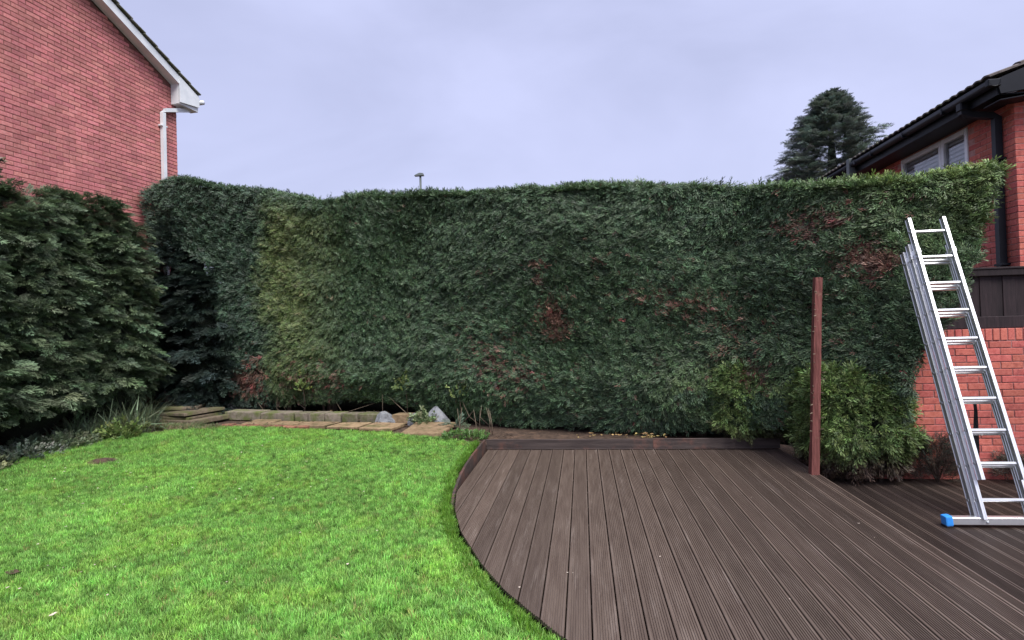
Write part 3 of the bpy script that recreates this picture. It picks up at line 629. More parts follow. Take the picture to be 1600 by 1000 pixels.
BROWN = [(2.68, 2.755, .26, .10, .85), (2.86, 2.74, .10, .12, .8), (2.68, 2.62, .08, .12, .7), (3.10, 2.23, .22, .17, .9), (3.3, 2.19, .14, .08, .6), (-.43, 1.82, .16, .28, .8), (-.38, 1.56, .24, .16, .85), (-.57, 2.48, .18, .08, .6), (-.60,2.3,.08,.1,.6),
         (1.43, 1.835, .34, .17, .42), (.8, 1.95, .2, .09, .35), (1.15, 1.98, .3, .06, .4), (1.82, 1.26, .10, .08, .7), (1.66, 1.91, .2, .09, .3), (-1.36, 1.18, .4, .4, .36), (-1.06, .89, .4, .32, .3), (2.11, 1.0, .22, .2, .4), (.3, 2.51, .06, .05, .6), (2.9, 2.95, .5, .03, .2), (-1.42, 2.49, .12, .05, .5), (1.9, 1.5, .4, .2, .2)]
def brownify(c, x, z, patches, scatter_p=None):
    p = np.zeros(len(x))
    for (a, b, rx, rz, s) in patches:
        d2 = ((x-a)/rx)**2+((z-b)/rz)**2; p = np.maximum(p, s*np.exp(-d2*1.1)*1.25)
    p *= .45+1.1*vn(x, z, 7, 41)
    if scatter_p is not None: p = np.maximum(p, scatter_p)
    k = rng.random(len(x)) < p; nk = k.sum()
    kinds = np.array([(.135, .072, .052), (.21, .115, .085), (.29, .17, .125), (.25, .075, .07), (.085, .055, .042)])
    c[k] = kinds[rng.choice(5, nk, p=[.34, .28, .12, .08, .18])]*rng.uniform(.7, 1.3, (nk, 1))
    return c
def col_main(x, z, n):
    c = shade((.070, .114, .060), n, .4, 1.9, .10)
    g = goldness(x, z)[:, None]; c = c*(1-g) + shade((.145, .190, .068), n)*g
    a = vn(x, z, .8, 51); c *= (.8+.4*a)[:, None]
    # fresher yellow green at top edge and right hand end
    yg = np.clip(sstep(2.2, 4.2, x)*sstep(1.6, 3.1, z)*.5 + sstep(-.10, .02, z-tz(x))*.45*sstep(-1, 2.5, x), 0, 1)*(.5+.8*vn(x, z, 3, 53))
    c = c*(1-yg[:, None]) + c*np.array([2.05, 1.75, .85])*yg[:, None]
    gl = .6*np.exp(-((x-1.9)/.7)**2-((z-.75)/.35)**2); gl = gl*(vn(x, z, 3, 54) > .35); c = c*(1-gl[:, None]) + c*np.array([1.9, 1.7, .8])*gl[:, None]
    gg = sstep(.5, -2.4, x-.0)*sstep(1.2, .3, z)*.35; c = c*(1-gg[:, None]) + c*np.array([1.2, 1.35, .85])*gg[:, None]
    sp = .022*sstep(-1, 0, x)*sstep(3.0, 2.2, z)*(vn(x, z, 2.2, 55) > .45)+.004
    return brownify(c, x, z, BROWN, sp)
def goldness(x, z):
    xx = x + .35*(vn(x, z, 1.6, 62)-.5) + .15*(vn(x, z, 5, 63)-.5)
    edge = sstep(-6.0, -5.5, x + .5*(vn(x, z, 1.9, 64)-.5) + .3*(vn(x, z, 6, 65)-.5))
    edge = edge*sstep(.08, .42, tz(x)-z+.3*(vn(x, z, 2.2, 66)-.5))
    return edge*np.clip(sstep(-3.7, -5.5, xx)*(.45+.55*sstep(.5, 1.9, z))*(.75+.5*vn(x, z, 2.4, 61)), 0, 1)
def col_gold(x, z, n):
    c = shade((.070, .114, .060), n, .4, 1.8, .12); g = goldness(x, z)[:, None]
    c = c*(1-g) + shade((.145, .190, .068), n, .55, 1.5, .12)*g
    w_ = rng.random(n) < .02*g[:, 0]; c[w_] = shade((.32, .29, .16), w_.sum())
    return brownify(c, x, z, [(-5.2, .8, .5, .25, .3), (-4.3, .8, .4, .25, .3)])
def col_corner(x, z, n):
    c = shade((.050, .084, .052), n, .4, 1.8, .1)
    g = goldness(x, z)[:, None]; c = c*(1-g) + shade((.145, .190, .068), n)*g
    return brownify(c, x, z, [(-6.35, .72, .38, .32, .95), (-6.1, 1.0, .3, .2, .6)])
hedge('tall_hedge', 'long tall clipped green conifer hedge behind the deck, with browned patches', -4.1, 4.42, 125000, col_main,
      xend=([.3, .9, 1.19, 1.72, 2.1, 2.87, 3.22], [3.3, 3.40, 3.50, 3.82, 3.98, 4.24, 4.33]),
      stems=[(-4.0, 9.93, .05, 1.2, .1), (-2.9, 9.58, .05, 1.2, -.1), (-1.6, 8.9, .055, 1.2, .1), (.1, 8.45, .05, 1.0, .05), (1.6, 7.95, .06, 1.2, 0), (2.75, 7.05, .06, 1.4, .1), (3.15, 6.95, .045, 1.4, -.05)])
hedge('golden_hedge', 'yellowish green clipped conifer filling the hedge behind the stone kerbs', -5.85, -4.05, 26000, col_gold,
      stems=[(-4.75, 9.93, .055, 1.2, .06), (-4.62, 9.90, .03, 1.1, -.12), (-4.68, 9.84, .022, .9, .2), (-4.82, 9.86, .02, .9, -.2), (-5.6, 9.98, .04, 1.0, 0)])
hedge('corner_hedge', 'dark bluish green hedge end left of the yellowish conifer, brown at its foot', -8.5, -5.75, 27000, col_corner,
      xstart=([.2, .8, 1.6, 2.3, 3.0, 3.35, 3.6, 4.5], [-6.7, -6.72, -6.8, -6.95, -7.1, -7.7, -8.4, -8.5]), size=(.085, .16),
      stems=[(-7.25, 10.1, .05, 3.6, .1), (-7.45, 10.2, .035, 3.5, -.1), (-6.95, 10.0, .04, 3.4, .05)])
# lower bright bush at the right hand foot of the hedge
def blob_shrub(name, label, cat, c, rad, n, colf, key='hedge', size=(.08, .14), lump=.22, core=.80, droop=0., seed=3, zmin=None, group=None, trunk=None, boxy=0):
    root = empty(name, (c[0], c[1], c[2]-rad[2]), label, cat, group)
    u = rng.normal(0, 1, (n, 3)); u /= np.linalg.norm(u, axis=1, keepdims=True)
    if boxy: u = np.sign(u)*np.abs(u)**boxy; u /= (np.abs(u)**3.2).sum(1, keepdims=True)**(1/3.2)
    lat = np.arctan2(u[:, 1], u[:, 0])*1.2; k = 1 + lump*(vn(lat+9, u[:, 2]*1.5+9, 2.2, seed)-.5)*2*.7 + lump*(vn(lat+9, u[:, 2]*1.5+9, 5, seed+1)-.5)
    k -= np.abs(rng.normal(0, .05, n)); P = np.array(c)+u*k[:, None]*np.array(rad)
    keep = u[:, 1] < .75
    if zmin is not None: keep &= P[:, 2] > zmin
    P, u = P[keep], u[keep]; q = len(P)
    D = u*rng.uniform(.3, 1, (q, 1)) + rng.normal(0, .5, (q, 3)) + np.array([[0, 0, -droop]]); Z = u + np.array([[0, 0, .7]]) + rng.normal(0, .3, (q, 3))
    scatter('foliage', key, P, euler_of(D, Z), rng.uniform(*size, q), colf(P[:, 0], P[:, 2], q), root, W[root.name])
    if core:
        bm = bmesh.new(); bmesh.ops.create_icosphere(bm, subdivisions=3, radius=1)
        for v in bm.verts: v.co = Vector((v.co.x*rad[0]*core, v.co.y*rad[1]*core, v.co.z*rad[2]*core+rad[2]))
        me = bpy.data.meshes.new('core'); bm.to_mesh(me); bm.free(); me.materials.append(M['core']); obj('dark_inner_body', me, root, W[root.name])  # dark body, shade inside the bush put into its colour
    if trunk:
        tx, ty, tr = trunk; z0 = W[root.name].z; gz_ = -.16 if tx > 2.4 else float(ground_z(tx, ty))
        obj('trunk', tube_me([(0, 0, 0), (.02, .02, .3), (.05, .03, c[2]-gz_)], [tr*1.2, tr, tr*.7], M['bark'], 8), root, (tx, ty, gz_))
    return root
def col_bush(x, z, n):
    c = shade((.118, .178, .056), n, .4, 1.7, .12); d = sstep(.30, .14, z+.25*(vn(x, z, 3, 77)-.5)); c = c*(1-d[:, None]) + shade((.075, .05, .035), n)*d[:, None]
    return c
blob_shrub('bright_conifer_bush', 'bright yellow green conifer bush at the hedge foot beside the red post', 'bush', (2.97, 6.66, .50), (.52, .42, .54), 11000, col_bush, size=(.075, .135), lump=.24, boxy=.8, seed=71, trunk=(2.95, 6.8, .05))
blob_shrub('side_conifer_bush', 'paler green conifer growth spilling over the far deck corner left of the post', 'bush', (2.14, 7.54, .62), (.42, .26, .44), 4200, col_bush, size=(.075, .13), lump=.3, boxy=.8, seed=75, trunk=(2.3, 7.75, .04))

# ------------------------------------------------------------------ loose conifers on the left: branch by branch
def conifer(name, label, base, H, rad, nbr, colf, group=None, frond=(.24, .40), zlo=.12, power=.55, up=.15, top_rise=.5, per=15, az=None, squash=1., core=.62, seed=0, trunk_r=.08, cone=None, fill=0):
    base = Vector(base); root = empty(name, base, label, 'tree', group); P = []; D = []; Z = []; S = []
    for i in range(nbr):
        t = zlo+(1-zlo)*((i+rng.random())/nbr); a = rng.uniform(0, 2*math.pi) if az is None else rng.uniform(*az)
        rr = (rad*(max(0, 1-t)**power) if cone is None else min(rad, cone*H*(1-t)))*rng.uniform(.72, 1.12) + .10; z0 = t*H - .12*rr
        upk = up + top_rise*max(0, t-.75)*3 + rng.uniform(-.12, .12)
        dx, dy = math.cos(a), math.sin(a)*squash; side = np.array([-dy, dx, 0])
        for j in range(per):
            q = 1-.72*(j/per)**1.1; 
            if rng.random() < .08: continue
            p = np.array([dx*rr*q, dy*rr*q, z0 + upk*rr*q - .16*rr*q*q]) + side*rng.normal(0, .10*rr*(1.2-q)+.05) + np.array([0, 0, rng.normal(0, .035)])
            s = rng.choice([-1, 1])*rng.uniform(.0, .9)
            P.append(p); D.append(np.array([dx, dy, upk-.18+rng.normal(0, .15)])+side*s); Z.append(np.array([dx*.35, dy*.35, 1.])+rng.normal(0, .28, 3)); S.append(rng.uniform(*frond))
    for i in range(fill):
        t = rng.uniform(zlo*.7, 1.0); a = rng.uniform(*az); rr = (rad*max(0, 1-t)**power)*(.70+.30*float(vn(np.array(a*3+9), np.array(t*7+seed), 1.6, 17)))+.04
        p = np.array([math.cos(a)*rr, math.sin(a)*rr, t*H*.99]); P.append(p); D.append(np.array([math.cos(a), math.sin(a), -.15])+rng.normal(0, .55, 3)); Z.append(np.array([math.cos(a)*.8, math.sin(a)*.8, .8])+rng.normal(0, .3, 3)); S.append(rng.uniform(.10, .20))
    P = np.array(P)+np.array(base); D = np.array(D); Z = np.array(Z)
    scatter('crown', 'frond', P, euler_of(D, Z), np.array(S), colf(P[:, 0], P[:, 2], len(P)), root, W[root.name])
    pts = [(0, 0, -.1), (.02, .01, H*.4), (.0, .02, H*.92)]
    tr = obj('trunk', tube_me(pts, [trunk_r*1.2, trunk_r*.8, trunk_r*.2], M['bark'], 8), root, base)
    if core:
        bm = bmesh.new(); bmesh.ops.create_icosphere(bm, subdivisions=4, radius=1)
        for v in bm.verts:
            t = (v.co.z+1)/2; rr = rad*core*(max(0, 1-t)**power)*min(1, (t+.02)*6)*(1+.3*(float(vn(np.array(math.atan2(v.co.y, v.co.x)*2+9), np.array(t*9+seed), 1.0, 5))-.5)); h = math.hypot(v.co.x, v.co.y) or 1
            v.co = Vector((v.co.x/h*rr, v.co.y/h*rr*squash, .1+t*H*.9))
        me = bpy.data.meshes.new('core'); bm.to_mesh(me); bm.free(); me.materials.append(M['core']); obj('dark_inner_body', me, root, base)  # dark body whose colour gives the shade behind the fronds
    return root
def col_left(x, z, n): 
    return shade((.12, .165, .095), n, .45, 1.7, .1)
AZ = (-2.0, 1.1); GL = 'loose conifers on the left'
conifer('loose_conifer', 'loose dark conifer at the left picture edge in front of the brick gable', (-8.28, 6.0, 0), 3.55, .95, 125, col_left, GL, az=AZ, power=.16, seed=1, frond=(.16, .30), zlo=.24, per=24, core=.74, fill=2600)
conifer('loose_conifer', 'loose dark conifer second from the left edge, a gap of fence at its top', (-8.25, 7.2, 0), 3.8, .92, 125, col_left, GL, az=AZ, power=.16, seed=2, frond=(.16, .30), zlo=.24, per=24, core=.74, fill=2600)
conifer('loose_conifer', 'loose conifer nearest the dark gap, its right side showing long fronds', (-8.12, 8.35, 0), 3.85, .84, 135, col_left, GL, az=(-2.0, 1.4), power=.18, seed=3, frond=(.16, .30), zlo=.24, per=24, core=.74, fill=2600)
DK = lambda x, z, n: shade((.042, .064, .052), n, .5, 1.4)  # dark leaf colour paints the deep shade of the hedge gap
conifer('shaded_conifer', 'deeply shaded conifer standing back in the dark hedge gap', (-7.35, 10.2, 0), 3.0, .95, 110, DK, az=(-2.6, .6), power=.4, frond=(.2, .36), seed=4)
conifer('tall_back_conifer', 'tall conifer, coloured dark for shade, closing the top of the hedge gap behind', (-8.05, 10.5, 0), 4.0, .62, 100, DK, az=(-2.6, .6), power=.3, frond=(.28, .42), seed=5, core=.8)
blob_shrub('variegated_shrub', 'pale variegated shrub tip at the left picture edge above the conifers', 'shrub', (-8.15, 6.45, 4.05), (.30, .32, .28), 260, lambda x, z, n: np.where(rng.random((n, 1)) < .5, shade((.42, .40, .34), n), shade((.15, .13, .08), n)), 'sprig', (.10, .17), .3, 0, trunk=(-8.15, 6.45, .03))
conifer('garden_conifer', 'bushy cedar, haze in its leaf colour, rising behind the hedge beside the right house', (7.75, 18, 0), 8.30, 1.40, 420, lambda x, z, n: shade((.16, .20, .165), n, .55, 1.4), zlo=.5, cone=.62, frond=(.20, .40), up=.5, top_rise=.5, per=14, core=.25, trunk_r=.2, seed=8)  # leaf colour lightened to stand in for distance haze
# ------------------------------------------------------------------ street lamp far off
sl_ = empty('street_lamp', (-8.7, 30, 0), 'grey street lamp head on its post far behind the hedge', 'street lamp')
obj('post', tube_me([(0, 0, 0), (0, 0, 5), (0, 0, 10.2)], [.10, .085, .06], M['lamp'], 8), sl_, (-8.7, 30, 0))
hv = [(-.30, -.12, -.03), (.22, -.12, -.03), (.22, .12, -.03), (-.30, .12, -.03), (-.28, -.10, .02), (-.02, -.06, .14), (.19, -.08, .10), (.19, .08, .10), (-.02, .06, .14), (-.28, .10, .02)]
obj('lamp_head', mesh(hv, [(3, 2, 1, 0), (0, 1, 6, 5, 4), (2, 3, 9, 8, 7), (1, 2, 7, 6), (5, 6, 7, 8), (4, 5, 8, 9), (0, 4, 9, 3)], M['lamp']), sl_, (-8.72, 30, 10.22))

# ================================================================== LADDER
ly, ll, SP, CW = R(-1.24), R(20.33), .28, .293
e1 = Vector((math.cos(ly), -math.sin(ly), 0)); aa = Vector((math.sin(ly)*math.sin(ll), math.cos(ly)*math.sin(ll), math.cos(ll))); bb = aa.cross(e1)
if bb.y < 0: bb = -bb
P8 = Vector((3.308, 5.176, .374))
lad = empty('extension_ladder', (3.45, 5.05, -.14), 'silver triple section aluminium ladder leaning on the hedge, blue stabiliser foot', 'ladder')
Rm = Matrix((e1, bb, aa)).transposed().to_euler()
def lbx(name, par, o1, o2, o3, s1, s2, s3, mat, bev=.003): # centre offset from P8 in (e1, bb, aa)
    return box(name, par, P8+e1*o1+bb*o2+aa*o3, (s1, s2, s3), mat, bev, Rm)
SW, SD, SG = .028, .058, .064
DW = .026                                # each section behind is a little wider
def stile(par, o1, o2, lo, hi, sgn):
    w2, d2, t = SW/2, SD/2, .006        # box section with a shallow rib down the front face
    pr = [(-w2, -d2), (-w2*.3, -d2), (-w2*.2, -d2+.002), (w2*.2, -d2+.002), (w2*.3, -d2), (w2, -d2), (w2, -d2+t), (w2-.003, -d2+t+.003), (w2-.003, d2-t-.003), (w2, d2-t), (w2, d2), (-w2, d2), (-w2, d2-t), (-w2+.003, d2-t-.003), (-w2+.003, -d2+t+.003), (-w2, -d2+t)]
    me = prism_me(pr, 'z', 0, hi-lo, M['alu']); me.materials.append(M['web'])
    for p_ in me.polygons:
        if abs(p_.normal.x) > .9 and p_.area > .03*(hi-lo): p_.material_index = 1
    return obj('stile', me, par, P8+e1*o1+bb*o2+aa*lo, Rm)
secs = [(0, -.135, 8*SP+.145, 0, 8), (SG, -SP-.17, 7*SP+.165, -1, 7), (2*SG, -SP-.20, 7*SP+.11, -1, 7)]
for si, (ob, lo, hi, ra, rb) in enumerate(secs):
    dw = DW*si; st = [stile(lad, -SW/2-dw, ob, lo, hi, 1), stile(lad, CW+SW/2+dw, ob, lo, hi, -1)]
    for k in range(ra, rb+1):
        off = 0 if si == 0 else -.012
        rg = lbx('rung', lad, CW/2, ob, k*SP+off, CW+2*dw-.001, .030, .026, M['alu'], .006)
        for q_, s_ in enumerate((-SW-.004-dw, CW+SW+.004+dw)):
            lbx('rung_end', st[q_], s_, ob, k*SP+off, .008, .028, .024, M['steel'], .004)
    for q_, s_ in enumerate((-SW/2-dw, CW+SW/2+dw)):
        if si < 2: lbx('stile_bracket', st[q_], s_, ob+.002, (7*SP+.06 if si == 0 else 6*SP+.30), SW+.012, SD+.014, .05, M['alu'], .003)
        lbx('stile_cap', st[q_], s_, ob, hi+.004, SW+.003, SD+.003, .008, M['rubber'], .002)
zb_ = -.085; bc = P8 + aa*((zb_-P8.z)/aa.z) + bb*(2*SG-.02); bc.z = zb_
bar = box('stabiliser_bar', lad, bc+e1*(CW/2+.03), (.94, .062, .060), M['alu'], .004, (0, 0, -ly))
for s_ in (-1, 1):
    cp = box('end_cap', bar, bc+e1*(CW/2+.03+s_*.485), (.06, .075, .085), M['blue'], .012, (0, R(s_*6), -ly), segs=2)
    box('rubber_foot', cp, bc+e1*(CW/2+.03+s_*.487)+Vector((0, 0, -.045)), (.055, .07, .022), M['rubber'], .005, (0, 0, -ly))
for q_, s_ in enumerate((-SW/2, CW+SW/2)): lbx('bar_bolt', bar, s_, 2*SG-.055, -SP-.19, .02, .03, .02, M['steel'], .004)
obj('black_strap', prism_me([(-.012, 0), (.012, 0), (.020, -.10), (.024, -.45), (.010, -.60), (-.016, -.58), (-.022, -.30), (-.006, -.08)], 'y', -.004, .004, M['rubber']), lad, P8+e1*(.21)+bb*(SG*2+.03)+aa*(2*SP)+Vector((.02, .02, 0)))

# ================================================================== POST
pt = empty('red_post', (2.385, 6.2, 0), 'weathered red stained timber post at the deck edge against the hedge', 'post')
pv = []; pf = []; NR = 26
for k in range(NR):
    t = k/(NR-1); z = -.01+2.09*t; cx_ = 2.382+.128*t+.006*math.sin(5*t+1); cy_ = 6.225+.03*t+.005*math.sin(7*t); e = .043-.004*t
    for q in range(12):
        a = 2*math.pi*(q+.5)/12; ux, uy = math.cos(a), math.sin(a); g = e/max(abs(ux), abs(uy))*(.93 if q % 3 == 1 else 1.0)
        g *= 1+.05*(float(vn(np.array(q*1.7), np.array(z*6.), 1., 91))-.5) - (.10*float(vn(np.array(q*2.3), np.array(z*3.+4), 1., 92) > .82))
        pv.append((cx_+ux*g-2.40, cy_+uy*g-6.225, z + (.03*(float(vn(np.array(q*1.3), np.array(3.3), 1., 93))-.5) if k == NR-1 else 0)))
for k in range(NR-1):
    for q in range(12): pf.append((k*12+q, k*12+(q+1) % 12, (k+1)*12+(q+1) % 12, (k+1)*12+q))
pf.append(tuple(range((NR-1)*12, NR*12)))
obj('shaft', mesh(pv, pf, M['postred']), pt, (2.40, 6.225, 0))
for i in range(26):
    z = random.uniform(.35, 1.95); s = random.choice([-1, 1]); x = 2.382+.0615*z+s*.042
    obj('ivy_stub', tube_me([(0, 0, 0), (s*random.uniform(.01, .035), -.03, random.uniform(-.01, .02))], [.006, .002], M['barkpale'], 5), pt, (x, 6.19+random.uniform(-.02, .02), z))

# ================================================================== KERB STONES, SLABS, ROCKS
def g_at(x, y): return float(ground_z(x, y))
KB = [(-6.10, .74, 'long pale kerb stone at the left end of the stone row'), (-5.385, .66, 'long mossy kerb stone, second from the left end of the row'), (-4.90, .26, 'small mossy kerb stone right of the two long kerb stones'), (-4.60, .32, 'grey square kerb stone, fourth in the row'),
      (-4.275, .30, 'greenish square kerb stone, fifth in the row'), (-3.955, .31, 'green mossy square kerb stone, sixth in the row'), (-3.60, .36, 'yellow green topped kerb stone left of the first white rock'), (-3.02, .31, 'sandy coloured kerb stone between the white rocks')]
for i, (x, l, lb) in enumerate(KB):
    y = 9.33-.127*(x+6.45)+.15; o = box('kerb_stone', None, (x, y, g_at(x, y)+.065), (l-.012, .30, .15), M['slab'] if i == 7 else M['kerb'], .012, (R(random.uniform(-1, 1)), R(random.uniform(-1, 1)), R(-6.5+random.uniform(-2, 2))), segs=2, wob=.006, seed=i)
    tag(o, lb, 'kerb stone', 'row of kerb stones')
def rock(label, c, s, mat, seed):
    bm = bmesh.new(); bmesh.ops.create_icosphere(bm, subdivisions=3, radius=1); r_ = random.Random(seed)
    pl = [(Vector((r_.uniform(-1, 1), r_.uniform(-1, 1), r_.uniform(-.3, 1))).normalized(), r_.uniform(.58, .84)) for _ in range(14)]
    for v in bm.verts:
        for nn_, d_ in pl:
            k = v.co.dot(nn_)-d_
            if k > 0: v.co -= nn_*k
        v.co = Vector((v.co.x*s[0], v.co.y*s[1], v.co.z*s[2]))
    me = bpy.data.meshes.new('rock'); bm.to_mesh(me); bm.free(); me.materials.append(mat)
    return tag(obj('rock', me, None, c), label, 'rock')
rock('pale grey rock in the kerb row beside the sandy kerb stone', (-3.34, 8.98, .14), (.24, .20, .19), M['rock'], 1)
rock('pale rock half hidden behind the leafy plant by the slab', (-2.68, 8.88, .12), (.24, .20, .20), M['rock'], 2)
rock('tall pointed grey white rock right of the leafy plant', (-2.36, 8.80, .14), (.24, .20, .26), M['rock'], 5)
rock('dull grey rock behind the slab stack', (-7.75, 9.95, .16), (.40, .32, .32), M['rockdark'], 6)
# stack of slabs
def slab(label, c, s, rz, mat, tilt=(0, 0), seed=0, name='paving_slab', cat='slab', group=None):
    return tag(box(name, None, c, s, mat, .010, (R(tilt[0]), R(tilt[1]), R(rz)), segs=2, wob=.008, seed=seed), label, cat, group)
zs = g_at(-7, 9.2)
slab('bottom slab of the mossy stack left of the kerb row', (-7.02, 9.12, zs+.04), (1.15, .84, .07), -14, M['slabmoss'], (0, 0), 1, group='stacked slabs')
slab('second slab of the mossy stack, set back to the left', (-7.12, 9.16, zs+.105), (1.05, .80, .055), -12, M['slabmoss'], (0, 1), 2, group='stacked slabs')
slab('third slab of the mossy stack, its right edge overhanging', (-7.10, 9.15, zs+.165), (1.0, .78, .05), -17, M['slabmoss'], (0, -1), 3, group='stacked slabs')
slab('small top slab of the mossy stack', (-7.25, 9.30, zs+.225), (.60, .50, .05), 20, M['slabmoss'], (0, 1), 4, group='stacked slabs')
SL = [(-5.55, 8.98, .50, .40, -7, 'mossy paving slab in front of the long pale kerb stone'), (-5.0, 8.88, .52, .42, -9, 'mossy paving slab in front of the second kerb stone'), (-4.43, 8.78, .56, .46, -6, 'sandy paving slab in front of the square kerb stones'), (-3.83, 8.68, .55, .46, -8, 'sandy paving slab below the green kerb stones'), (-3.22, 8.56, .56, .50, -10, 'sandy paving slab in front of the first white rock')]
for i, (x, y, a, b, rz, lb) in enumerate(SL): slab(lb, (x, y, g_at(x, y)+.002), (a, b, .05), rz, M['slab'], (random.uniform(-1.5, 1.5), random.uniform(-1.5, 1.5)), 10+i, group='paving slabs by the lawn')
slab('large sandy slab raised at the right end by the deck corner', (-2.38, 8.28, .115), (.66, .74, .05), -3, M['slab'], (2.5, 0), 30, group='paving slabs by the lawn')
for i, (x, y, rz) in enumerate(((-2.13, 8.00, 92), (-2.42, 7.97, 3), (-2.12, 8.25, 88), (-2.66, 7.99, -4))):
    tag(box('loose_brick', None, (x, y, .05), (.215, .10, .075), M['slab'], .006, (0, 0, R(rz)), wob=.004, seed=i), ['buff brick under the right edge of the raised slab', 'buff brick under the front edge of the raised slab', 'rear buff brick under the right edge of the raised slab', 'left buff brick under the front edge of the raised slab'][i], 'brick', 'bricks under the raised slab')
k = 0
for i in range(7):
    x = -5.95+i*.23+random.uniform(-.02, .02); y = 8.68-.11*(x+5.9)+random.uniform(-.02, .02)
    tag(box('paver_brick', None, (x, y, g_at(x, y)+.008), (.20, .10, .05), M['paver'], .006, (R(random.uniform(-3, 3)), R(random.uniform(-3, 3)), R(random.uniform(-14, 4))), wob=.004, seed=50+i), ['leftmost', 'second from left', 'third from left', 'middle', 'third from right', 'second from right', 'rightmost'][i]+' of the worn red paver bricks along the far lawn edge', 'brick', 'red pavers along the lawn edge')

# ================================================================== PLANTS AND SMALL THINGS
def plant(name, label, cat, c, key, n, spread, size, colr, up=.8, zspread=.0, group=None, flat=False, part='leaves'):
    root = empty(name, c, label, cat, group); a = rng.uniform(0, 6.283, n); r = np.sqrt(rng.random(n))
    P = np.stack([c[0]+spread[0]*r*np.cos(a), c[1]+spread[1]*r*np.sin(a), c[2]+rng.random(n)*zspread*(1-.6*r)], 1)
    if key == 'strap': rot = np.stack([rng.normal(0, .25, n), rng.normal(0, .25, n), rng.uniform(0, 6.28, n)], 1)
    else:
        D = np.stack([np.cos(a)*r, np.sin(a)*r, up*np.ones(n)], 1)+rng.normal(0, .25, (n, 3)); Z = np.stack([np.zeros(n), -.5*np.ones(n), np.ones(n)], 1)+rng.normal(0, .3, (n, 3)); rot = euler_of(D, Z)
    scatter(part, key, P, rot, rng.uniform(*size, n), shade(colr, n, .6, 1.4, .12), root, c); return root
for i, (x, y, h, lb) in enumerate(((-7.40, 8.05, .52, 'strappy green iris clump, middle of the left border'), (-7.55, 8.35, .50, 'strappy iris clump nearest the slab stack'), (-7.60, 7.6, .48, 'strappy iris clump in front of the loose conifer, left'), (-7.80, 8.75, .55, 'strappy iris clump at the back of the left border'))):
    plant('iris_clump', lb, 'plant', (x, y, g_at(x, y)), 'strap', 44, (.30, .26), (h*.8, h*1.35), (.17, .22, .13), group='strappy clumps in the left border')
plant('geranium_plant', 'light green round leaved plant at the lawn edge in the left border', 'plant', (-7.05, 7.72, g_at(-7.05, 7.72)), 'sprig', 120, (.30, .24), (.10, .16), (.19, .26, .085), .6, .28)
for i, (x, y, s, lb) in enumerate(((-7.38, 7.1, .34, 'low leafy ground cover at the lawn edge below the iris'), (-7.42, 6.5, .38, 'low grey green ground cover nearer the left picture edge'), (-7.48, 5.9, .38, 'low leafy ground cover at the left picture edge'), (-7.75, 7.0, .40, 'leafy ground cover below the second loose conifer'))):
    plant('ground_cover', lb, 'plant', (x, y, g_at(x, y)), 'sprig', 230, (s, s*1.1), (.06, .11), ((.18, .225, .13), (.17, .21, .155), (.21, .23, .13), (.15, .20, .12))[i], .5, .22, group='ground cover in the left border')
plant('fern_patch', 'low dark ferny growth behind the slab stack', 'plant', (-7.5, 9.75, g_at(-7.5, 9.75)), 'frond', 26, (.45, .22), (.22, .34), (.06, .09, .055), .5, .1)
plant('leafy_rock_plant', 'small pale green leafy plant between the white rocks', 'plant', (-2.58, 8.68, .12), 'sprig', 70, (.20, .14), (.09, .14), (.22, .28, .14), .7, .24)
plant('small_fern', 'small grey green fern at the right corner of the raised slab', 'plant', (-1.98, 8.45, .10), 'frond', 9, (.07, .07), (.16, .24), (.12, .17, .11), .4, .05)
plant('weed_patch', 'green weeds in the corner between raised slab and deck', 'plant', (-1.72, 7.75, g_at(-1.7, 7.75)), 'sprig', 130, (.34, .26), (.05, .09), (.10, .19, .05), .5, .1)
for i, (x, z, lb) in enumerate(((-5.05, .78, 'light green seedling leaves at the foot of the yellowish hedge'), (-2.98, .82, 'light green seedling leaves left in the hedge foot above the white rocks'), (-1.98, .72, 'light green seedling leaves in the hedge foot above the slab corner'))):
    y = float(fy(x))+.06; r_ = plant('hedge_seedling', lb, 'plant', (x, y-.12, z-.18), 'sprig', (26, 34, 20)[i], (.17, .06), (.06, .10), (.24, .31, .10), .8, .42, 'broadleaf seedlings in the hedge')
    obj('stem', tube_me([(0, .1, -z+.25), (.02, .06, -.2), (0, 0, .25)], [.006, .005, .003], M['bark'], 5), r_, (x, y-.12, z-.18))
# dead shrub by the wall
def dead_shrub(label, c, h, sp, n):
    root = empty('dead_shrub', c, label, 'shrub', 'withered shrubs by the wall')
    for i in range(14):
        a = random.uniform(0, 6.28); t = Vector((math.cos(a)*sp*.8, math.sin(a)*sp*.6, h*random.uniform(.6, 1)))
        obj('stem', tube_me([(0, 0, 0), t*.5+Vector((0, 0, .05)), t], [.009, .006, .002], M['bark'], 5), root, c)
    a = rng.uniform(0, 6.283, n); r = np.sqrt(rng.random(n)); zz = rng.random(n); 
    P = np.stack([c[0]+sp*r*np.cos(a)*(1.1-.6*zz), c[1]+sp*.7*r*np.sin(a)*(1.1-.6*zz), c[2]+.02+h*zz], 1); D = np.stack([np.cos(a), np.sin(a), .8*np.ones(n)], 1)+rng.normal(0, .4, (n, 3))
    cc = shade((.075, .058, .047), n, .5, 1.5); g = rng.random(n) < .22; cc[g] = shade((.05, .07, .055), g.sum())
    scatter('withered_twigs', 'twig', P, euler_of(D, rng.normal(0, 1, (n, 3))), rng.uniform(.10, .18, n), cc, root, c)
dead_shrub('withered brown shrub against the garden wall left of the ladder', (3.70, 6.42, -.14), .42, .20, 420)
dead_shrub('low withered shrub behind the right stile of the ladder', (4.55, 6.45, -.14), .22, .22, 260)
